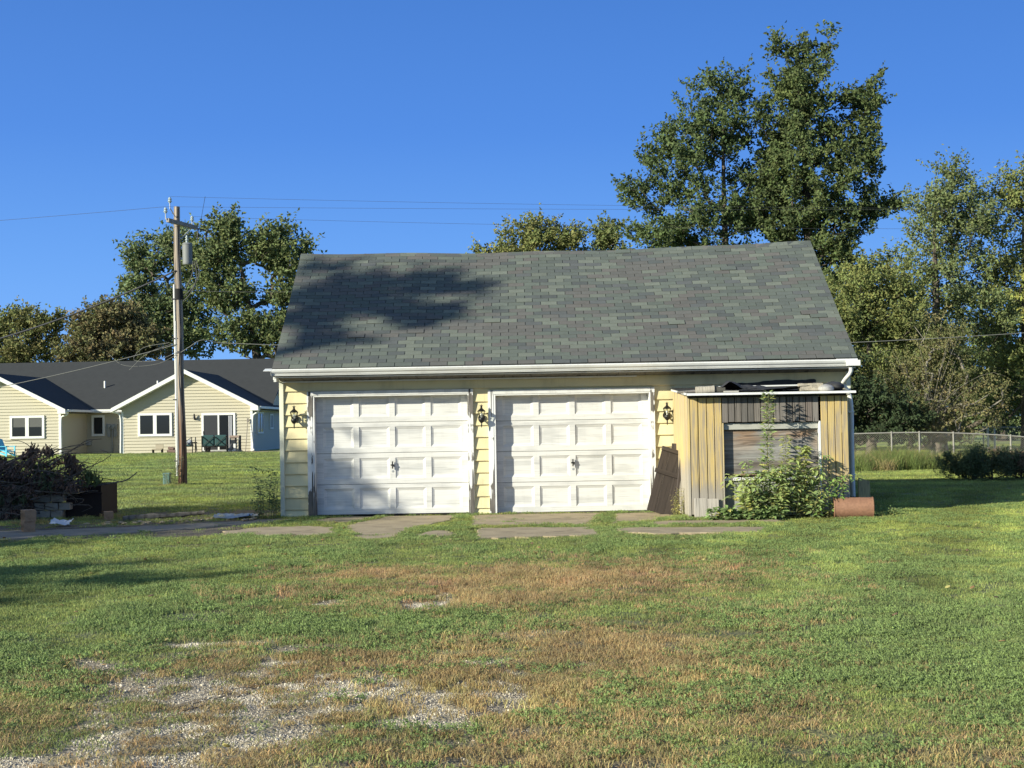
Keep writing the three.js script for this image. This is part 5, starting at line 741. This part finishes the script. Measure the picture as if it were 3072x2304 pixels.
// the shaded row of bushes on the right lawn
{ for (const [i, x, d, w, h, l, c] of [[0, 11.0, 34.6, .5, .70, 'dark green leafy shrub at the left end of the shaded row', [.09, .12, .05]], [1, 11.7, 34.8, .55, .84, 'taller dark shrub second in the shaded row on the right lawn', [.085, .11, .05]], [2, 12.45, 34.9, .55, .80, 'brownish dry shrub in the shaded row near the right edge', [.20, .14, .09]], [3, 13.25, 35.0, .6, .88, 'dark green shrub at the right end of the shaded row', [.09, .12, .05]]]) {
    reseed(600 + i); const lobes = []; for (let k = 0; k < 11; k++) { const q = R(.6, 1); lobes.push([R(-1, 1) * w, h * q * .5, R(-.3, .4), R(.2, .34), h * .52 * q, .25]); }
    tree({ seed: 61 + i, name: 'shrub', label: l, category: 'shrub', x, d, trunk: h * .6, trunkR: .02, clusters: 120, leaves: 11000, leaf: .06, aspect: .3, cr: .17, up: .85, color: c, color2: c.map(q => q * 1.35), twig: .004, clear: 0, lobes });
  } }

// ------------------------------------------------------------------ weeds by the garage and the shed
function weed(o) {                                      // stems with leaves set along them
  reseed(o.seed); const g = thing(o.name, o.label, o.category, [o.x, 0, -o.d]), st = [], lv = new Leaves(o.stems.length * 700);
  for (const s of o.stems) {
    const c = new THREE.CatmullRomCurve3(s.p.map(p => V3(...p))), L = c.getLength(); st.push(tube(s.p, s.r ?? .007, 5, 14, .0025));
    const n = Math.round(L * (s.dens ?? 90) * 1.5); for (let i = 0; i < n; i++) {
      const t = mix(s.from ?? .12, 1, i / n), p = c.getPointAt(t), td = c.getTangentAt(t), a = i * 2.4 + R(-.4, .4), out = V3(Math.cos(a), R(-.35, .45), Math.sin(a)); const pet = R(.01, s.spread ?? .05);
      const dir = out.clone().addScaledVector(td, .35).normalize(); dir.y -= R(.0, .7); dir.normalize(); const nor = V3(R(-.5, .5), 1, R(-.2, .8)); const l = (s.leaf ?? .055) * 1.25 * R(.55, 1.2) * (1 - .45 * t * (s.taper ?? 1)), k = R(.7, 1.3), y = rnd() < (s.yellow ?? .15);
      lv.add(p.x + out.x * pet, p.y + out.y * pet, p.z + out.z * pet, dir, nor, l, l * (s.aspect ?? .45), (y ? [.44, .42, .12] : (s.c ?? [.085, .14, .03]).map(q => q * 2.8)).map(q => q * k), .18);
    }
  }
  lpart('stem', st, mat(.13, .13, .05, .8), g); lpart('foliage', lv.geo(), M.grass, g); return g;
}
{
  reseed(70);
  const bush = []; for (let i = 0; i < 54; i++) { const x = R(-.56, .66), z = R(-.14, .2), sx = R(-.24, .24) + x * .08, h = R(.35, .95) * (1 - .32 * Math.abs(x)) * (rnd() < .2 ? 1.15 : 1); bush.push({ p: [[x, 0, z], [x + sx * .4, h * .55, z + R(-.02, .1)], [x + sx, h, z + R(-.1, .22)], [x + sx * 1.5, h * R(.78, 1.02), z + R(-.1, .3)]], dens: 38, leaf: .104, spread: .05, yellow: .16, taper: .4, c: rnd() < .35 ? [.13, .155, .05] : [.095, .125, .042] }); }
  for (let i = 0; i < 5; i++) { const x = R(.75, .95), h = R(.5, .85); bush.push({ p: [[x - .2, 0, .1], [x, h * .6, .2], [x + R(0, .2), h, .28], [x + R(.05, .3), h * R(.8, 1.1), .3]], dens: 32, leaf: .085, spread: .045, yellow: .15 }); }
  weed({ seed: 71, name: 'weed_shrub', label: 'bushy light green weeds overgrowing the boarded shed opening', category: 'weeds', x: 4.2, d: 22.68, stems: bush });
  weed({ seed: 72, name: 'tall_weed', label: 'tallest narrow weed climbing up to the shed roof edge', category: 'weed', x: 4.05, d: 22.72, stems: [{ p: [[.05, 0, 0], [.03, .6, .03], [0, 1.1, .05], [.03, 1.6, .06], [.03, 2.03, .08]], dens: 120, leaf: .095, spread: .055, taper: .2, r: .011, aspect: .36, yellow: .15, c: [.095, .122, .045], from: .3 }, { p: [[.02, .1, 0], [-.05, .7, .03], [-.12, 1.0, .1]], dens: 90, leaf: .06, yellow: .4 }] });
  weed({ seed: 73, name: 'tall_weed', label: 'second tall weed spike right of the tallest, before the plywood', category: 'weed', x: 4.32, d: 22.7, stems: [{ p: [[-.1, 0, 0], [-.02, .6, .05], [0, .95, .06], [.02, 1.32, .08]], dens: 110, leaf: .085, spread: .045, taper: .3, r: .008, aspect: .36, yellow: .25, c: [.125, .14, .05], from: .3 }] });
  weed({ seed: 74, name: 'tall_weed', label: 'leafy weed shoot with drooping tip right of the two tall spikes', category: 'weed', x: 4.6, d: 22.7, stems: [{ p: [[-.1, 0, 0], [-.02, .6, .05], [.0, .95, .06], [.03, 1.14, .08], [.07, 1.08, .12]], dens: 110, leaf: .11, spread: .04, taper: .1, yellow: .3, c: [.125, .145, .042], from: .3 }, { p: [[.15, .4, 0], [.27, .8, .05], [.36, 1.0, .08], [.44, .95, .1]], dens: 90, leaf: .07, yellow: .1 }] });
  const gc = []; for (let i = 0; i < 26; i++) { const x = R(-.32, .75), z = R(0, .16), h = R(.06, .22); gc.push({ p: [[x, 0, z], [x + R(-.05, .05), h * .7, z + .03], [x + R(-.1, .1), h, z + R(0, .1)]], dens: 120, leaf: .085, spread: .05, aspect: .75, yellow: .04, c: [.075, .11, .034], taper: .2, from: .3 }); }
  weed({ seed: 75, name: 'ground_ivy', label: 'low broad leaved weeds at the foot of the shed planks', category: 'weeds', x: 3.45, d: 22.6, stems: gc });
  const cw = []; for (let i = 0; i < 12; i++) { const x = R(-.2, .16), h = i < 3 ? R(.8, .98) : R(.25, .7), z = R(-.2, .2); cw.push({ p: [[x, 0, z], [x + R(-.04, .04), h * .6, z], [x + R(-.1, .1), h, z], [x + R(-.18, .18), h * .93, z]], dens: 50, leaf: .062, spread: .05, taper: .3, yellow: .05, c: [.045, .065, .026] }); }
  weed({ seed: 76, name: 'weed_shrub', label: 'dark green weeds growing at the left corner of the garage', category: 'weeds', x: -4.32, d: 24.95, stems: cw });
  const pw = []; for (let i = 0; i < 9; i++) { const x = R(-.3, .25), h = R(.3, 1.0); pw.push({ p: [[x * .5, 0, .1], [x, h * .6, .1], [x * 1.5, h, R(0, .2)]], dens: 40, leaf: .065, spread: .06, yellow: .1, c: [.06, .075, .03] }); }
  weed({ seed: 77, name: 'weed_shrub', label: 'scrawny weeds at the foot of the utility pole', category: 'weeds', x: -9.4, d: 39.35, stems: pw });
  const dw = []; for (let i = 0; i < 9; i++) { const x = R(-.1, .3), h = R(.06, .2); dw.push({ p: [[x, 0, 0], [x + R(-.1, .1), h * .7, R(0, .1)], [x + R(-.1, .15), h, R(0, .15)]], dens: 90, leaf: .06, spread: .05, yellow: .1, c: [.08, .11, .035] }); }
  weed({ seed: 78, name: 'weed_shrub', label: 'small weeds round the right end of the rusty drum', category: 'weeds', x: 5.85, d: 22.6, stems: dw });
  const sw = []; for (let i = 0; i < 10; i++) { const x = R(-.1, .15), h = R(.2, .5); sw.push({ p: [[x, 0, 0], [x + R(-.03, .03), h * .7, 0], [x + R(-.06, .06), h, 0]], dens: 70, leaf: .045, spread: .04, yellow: .5, c: [.12, .10, .04] }); }
  weed({ seed: 79, name: 'dry_weed', label: 'browning weed between the leaning plank door and the shed corner', category: 'weed', x: 2.72, d: 23.6, stems: sw });
}
// ------------------------------------------------------------------ brush pile and fire pit at the left edge
{
  reseed(80);
  const pit = thing('stone_fire_pit', 'shaded block built fire pit under the brush pile at the left edge', 'fire pit', [-8.7, 0, -26.6]);
  const sm = [[.33, .29, .24], [.40, .35, .29], [.27, .245, .21]].map(c => mat(...c, .95, { map: rep(T.stone, 2, 2), bumpMap: rep(T.stone, 2, 2), bumpScale: .015 }));
  for (let r = 0; r < 4; r++) { let x = -9.7 + (r % 2) * -.12; while (x < -8.3) { const w = R(.22, .38), h = .145; part('stone', mUV(rough(new RoundedBoxGeometry(w - .012, h - .01, .3, 2, .02), .012, 8, r).translate(x + w / 2, .07 + r * h, -26.3 + R(-.015, .015)), R(0, 3), R(0, 3)), sm[Math.floor(R(0, 3))], pit); x += w; } }
  part('side_wall', box(-9.7, -9.5, 0, .55, -28, -26.5), sm[0], pit);
  const bb = thing('burn_box', 'dark sooty metal burn box right of the stone fire pit', 'burn box', [-7.98, 0, -26.7]);
  const bm = mat(.06, .048, .048, .85, { map: rep(T.rust, .8, .8) }); part('side_plate', [rbox(-8.28, -7.62, 0, .43, -26.32, -26.3, .004)], bm, bb); part('side_plate', rbox(-7.66, -7.635, 0, .585, -27.4, -26.322, .004), bm, bb); part('side_plate', rbox(-8.28, -8.25, 0, .6, -27.4, -26.322, .004), bm, bb); part('side_plate', rbox(-8.247, -7.663, 0, .6, -27.4, -27.37, .004), bm, bb); part('rim', [rbox(-8.29, -7.6, .43, .452, -26.335, -26.29, .003)], bm, bb);
  // branches
  const br = thing('brush_pile', 'big dark pile of cut branches and dead leaves at the left edge', 'brush pile', [-8.9, .55, -26.6]);
  const bark = mat(.14, .115, .095, .95, { map: rep(T.bark, 3, 1) }), sticks = [];
  const stick = (pts, r, name = 'branch') => part(name, mUV(tube(pts, r, 7, pts.length * 5, r * .35)), bark, br);
  stick([[-8.6, .5, -26.2], [-7.9, .56, -26.1], [-7.3, .64, -26.0], [-7.08, .68, -26.0], [-6.88, .82, -26.0]], .026); stick([[-8.8, .42, -25.9], [-8.3, .62, -25.9], [-7.9, .68, -26], [-7.75, .7, -26]], .03); stick([[-8.3, .62, -26.0], [-8.0, .85, -26.0], [-7.85, .98, -26.0]], .024); stick([[-9.2, .9, -26.2], [-8.5, 1.15, -26.2], [-8.05, 1.28, -26.1], [-7.82, 1.42, -26.1], [-7.55, 1.44, -26.1]], .014); stick([[-9.3, .7, -26.4], [-8.9, 1.25, -26.3], [-9.1, 1.42, -26.3], [-9.4, 1.42, -26.3]], .012); stick([[-9.5, .8, -26], [-9.0, 1.0, -25.9], [-8.6, 1.2, -25.9], [-8.3, 1.32, -25.9]], .014); stick([[-8.2, .8, -26], [-7.85, .98, -26], [-7.6, .99, -26]], .008);
  for (let i = 0; i < 120; i++) { const x = R(-10.3, -8.0), y = R(.15, 1.1) * (1 - .35 * ss(-8.7, -7.9, x)), z = R(-27.4, -25.6), a = R(-.9, .9), L = R(.5, 1.4), e = R(-.35, .45); sticks.push(tube([[x, y, z], [x + L * .5 * Math.cos(a), y + e * L * .5 + .05, z + L * .4 * Math.sin(a)], [x + Math.min(L, -7.9 - x) * Math.cos(a), y + e * L * .8, z + L * .7 * Math.sin(a)]], R(.006, .02), 5, 6, .004)); }
  for (let i = 0; i < 70; i++) { const x = R(-10.2, -7.9), z = R(-26.8, -25.6), y = .75 - .2 * ss(-8.6, -7.9, x), a = R(-.9, .9), L = R(.3, .75); sticks.push(tube([[x, y, z], [x + Math.sin(a) * L * .5 + R(-.08, .08), y + Math.cos(a) * L * .5, z + R(-.1, .1)], [x + Math.sin(a) * L, y + Math.cos(a) * L * R(.8, 1), z + R(-.15, .15)]], R(.007, .015), 4, 6, .003)); }
  part('branches', sticks, bark, br, 'stuff');
  const lv = new Leaves(15000); for (let i = 0; i < 330; i++) { let x = R(-10.4, -7.95), top = 1.22 - .38 * ss(-8.6, -7.9, x) - .18 * ss(-9.2, -10.2, x), y = R(.05, 1) * top, z = R(-27, -25.55); if (x > -8.85 && y < .55) continue; if (y > .72 * top && rnd() < .6) continue; const dark = rnd() < .3, b = dark ? [.07, .085, .04] : mix3([.16, .10, .075], [.10, .07, .06], rnd()); const cs = R(.07, .17); for (let k = 0; k < 26; k++) { const q = R(.6, 1.4), L = R(.05, .14), dir = V3(gauss(), -R(.3, 1.2), gauss()).normalize(); lv.add(x + gauss() * cs, y + gauss() * cs * .8, z + gauss() * cs, dir, rdir(), L, L * .5, b.map(c => c * q), .4); } }
  for (const [x, y, n, s] of [[-8.1, 1.1, 120, .1], [-8.0, .93, 90, .08], [-8.75, 1.3, 60, .09], [-8.5, 1.27, 60, .09], [-7.75, .8, 90, .13], [-7.62, .72, 40, .07]]) for (let k = 0; k < n; k++) { const L = R(.06, .12), gr = y < .9; lv.add(x + gauss() * s, y + gauss() * s, -26 + gauss() * .1, V3(gauss() * .5, -1, gauss() * .5).normalize(), rdir(), L, L * .5, gr ? [.09, .12, .045] : [.12, .085, .065], .4); }
  const lm = leafMat(.15), lg = lv.geo(); part('dead_leaves', lg, lm, br, 'stuff');
  // hollow clay tiles
  const clay = mat(.36, .22, .13, .9, { map: rep(T.stone, 3, 3) });
  const tile = (name, label, x, y, z, turn, w, h, l, group) => { const t = thing(name, label, 'clay tile', [x, y, z]); t.rotation.y = turn; const s = new THREE.Shape([[-l / 2, 0], [l / 2, 0], [l / 2, h], [-l / 2, h]].map(p => new THREE.Vector2(...p))); const n = 3; for (let i = 0; i < n; i++) { const a = -l / 2 + .02 + i * (l - .02) / n, b = a + (l - .02) / n - .02; s.holes.push(new THREE.Path([[a, .022], [a, h - .022], [b, h - .022], [b, .022]].map(p => new THREE.Vector2(...p)))); } const e = new THREE.ExtrudeGeometry(s, { depth: w, bevelEnabled: true, bevelSize: .003, bevelThickness: .003, bevelSegments: 1 }).translate(0, 0, -w / 2).rotateY(Math.PI / 2); lpart('shell', mUV(e), clay, t); lpart('lip', [rbox(-w / 2 - .006, w / 2 + .006, h * .72, h * .8, -l / 2 - .004, l / 2 + .004, .002)], clay, t); return t; };
  tile('clay_block', 'lower orange hollow clay block of the stack by the fire pit', -7.77, .0, -22.75, .5, .17, .172, .26); tile('clay_block', 'upper orange hollow clay block on top of the other by the fire pit', -7.76, .176, -22.74, .56, .175, .172, .26); tile('clay_block', 'single pinkish clay block lying alone between fire pit and garage', -7.28, .0, -25.55, .35, .15, .14, .2);
  // scrap by the garage corner
  const wm = mat(.55, .57, .60, .5); const crumple = (name, label, cat, x, z, sx, sz, h, m, s) => { const g = new THREE.PlaneGeometry(sx, sz, 22, 14).rotateX(-Math.PI / 2), p = g.attributes.position; for (let i = 0; i < p.count; i++) p.setXYZ(i, p.getX(i) + (fbm(p.getX(i) * 9, p.getZ(i) * 9, 2, s + 5) - .5) * .08, Math.pow(fbm(p.getX(i) * 6 + s, p.getZ(i) * 6, 4, s), 1.3) * h, p.getZ(i)); g.computeVertexNormals(); return tag(part(name, mUV(g.translate(x, .0, z)), m), label, cat); };
  crumple('plastic_scrap', 'crumpled white plastic scrap beside the clay block stack', 'plastic', -7.5, -23.6, .32, .3, .22, wm, 3); crumple('metal_scrap', 'bent grey sheet metal lying in the weeds by the garage corner', 'scrap metal', -4.95, -25.1, .62, .6, .15, mat(.26, .31, .36, .45, { metalness: .4, side: THREE.DoubleSide }), 4); crumple('plastic_scrap', 'small white plastic scrap right of the bent sheet metal', 'plastic', -4.62, -25.3, .24, .3, .14, wm, 8);
  tag(part('rotten_log', rough(mUV(tube([[-6.9, .03, -25.1], [-6.2, .06, -25.4], [-5.6, .08, -25.7]], .045, 9, 16)), .03, 7), mat(.17, .15, .125, .95, { map: rep(T.bark, 2, 1) })), 'grey rotten log lying in the shade left of the garage', 'log');
  tag(part('rubble', (() => { const a = []; for (let i = 0; i < 40; i++) { const t = rnd(), s = R(.02, .06); a.push(new THREE.DodecahedronGeometry(s, 0).scale(1.3, .5, 1).rotateY(R(0, 6)).translate(mix(-7.6, -4.4, t) + gauss() * .3, .015, -mix(23.9, 25.0, t) - gauss() * .35)); } return a; })(), M.conc), 'small grey rubble scattered along the shaded walk', 'rubble', null, 'stuff');
}
// ------------------------------------------------------------------ trees left of the frame: they shade the brush pile, the walk and the roof
tree({ seed: 51, label: 'leafy tree left of the frame shading the brush pile', x: -19.6, d: 17.3, trunk: 6, trunkR: .2, clusters: 230, leaves: 24000, leaf: .17, cr: .55, up: .1, color: OAK, color2: MAP, twig: .013, clear: 0,
  lobes: [[0, 5.9, 0, 2.0, 2.4, 2.5], [0, 4.2, 0, 2.2, 1.6, 2.7], [0, 2.6, 0, 2.0, 1.4, 2.4]] });
tree({ seed: 53, label: 'smaller leafy tree left of the frame shading the concrete walk', x: -19.6, d: 13.0, trunk: 6, trunkR: .16, clusters: 130, leaves: 13000, leaf: .17, cr: .5, up: .1, color: OAK, color2: MAP, twig: .013, clear: 0,
  lobes: [[0, 5.8, 0, 1.7, 2.2, 1.7], [0, 7.9, -.4, 1.0, .5, .9, .6], [0, 3.6, 0, 1.8, 1.6, 1.8], [0, 4.7, 2.1, 1.5, 1.3, 1.2]] });
{
  // its limbs are set where their shade falls on the roof: (x, share of the way up the roof) traced back towards the sun
  const B = [-24.6, 10.2], t = 16, S = (x, u, rx, ry, rz, w) => [x - 1.35 * t - B[0], 2.61 + 2.41 * u + .64 * t, -(24.56 + 3.59 * u - t - B[1]), rx, ry, rz, w];
  tree({ seed: 52, label: 'tall tree left of the frame shading the garage roof', x: B[0], d: B[1], y: 0, trunk: 12, trunkR: .28, clusters: 90, leaves: 8500, leaf: .16, cr: .34, up: .05, color: OAK, color2: MAP, twig: .015, clear: .6,
    lobes: [S(-3.6, .57, .45, .3, .35), S(-3.0, .52, .5, .18, .25), S(-2.8, .70, .9, .04, .07, 1.5), S(-1.5, .72, .8, .03, .05, 2), S(-1.6, .63, 1.0, .03, .05, 1.8), S(-2.0, .45, .9, .05, .08, 1.4), S(-1.6, .36, .8, .04, .06, 1.2), S(-3.8, .85, .35, .03, .06, .6), S(-3.9, .38, .3, .2, .2), S(-3.6, .22, .5, .05, .1)] });
}
tree({ seed: 54, label: 'tree left of the frame streaking the lawn with shade', x: -23.4, d: 2.0, trunk: 9, trunkR: .22, clusters: 60, leaves: 5200, leaf: .15, cr: .3, up: .05, color: OAK, color2: MAP, twig: .014, clear: .5,
  lobes: [[0, 8.0, -.1, 1.6, .35, .5], [2.4, 7.75, -.75, 1.9, .07, .14, 1.8], [1.6, 7.4, .45, 1.9, .07, .12, 1.5], [-1.5, 8.6, 0, 1.5, .8, 1]] });

renderer.render(scene, camera);
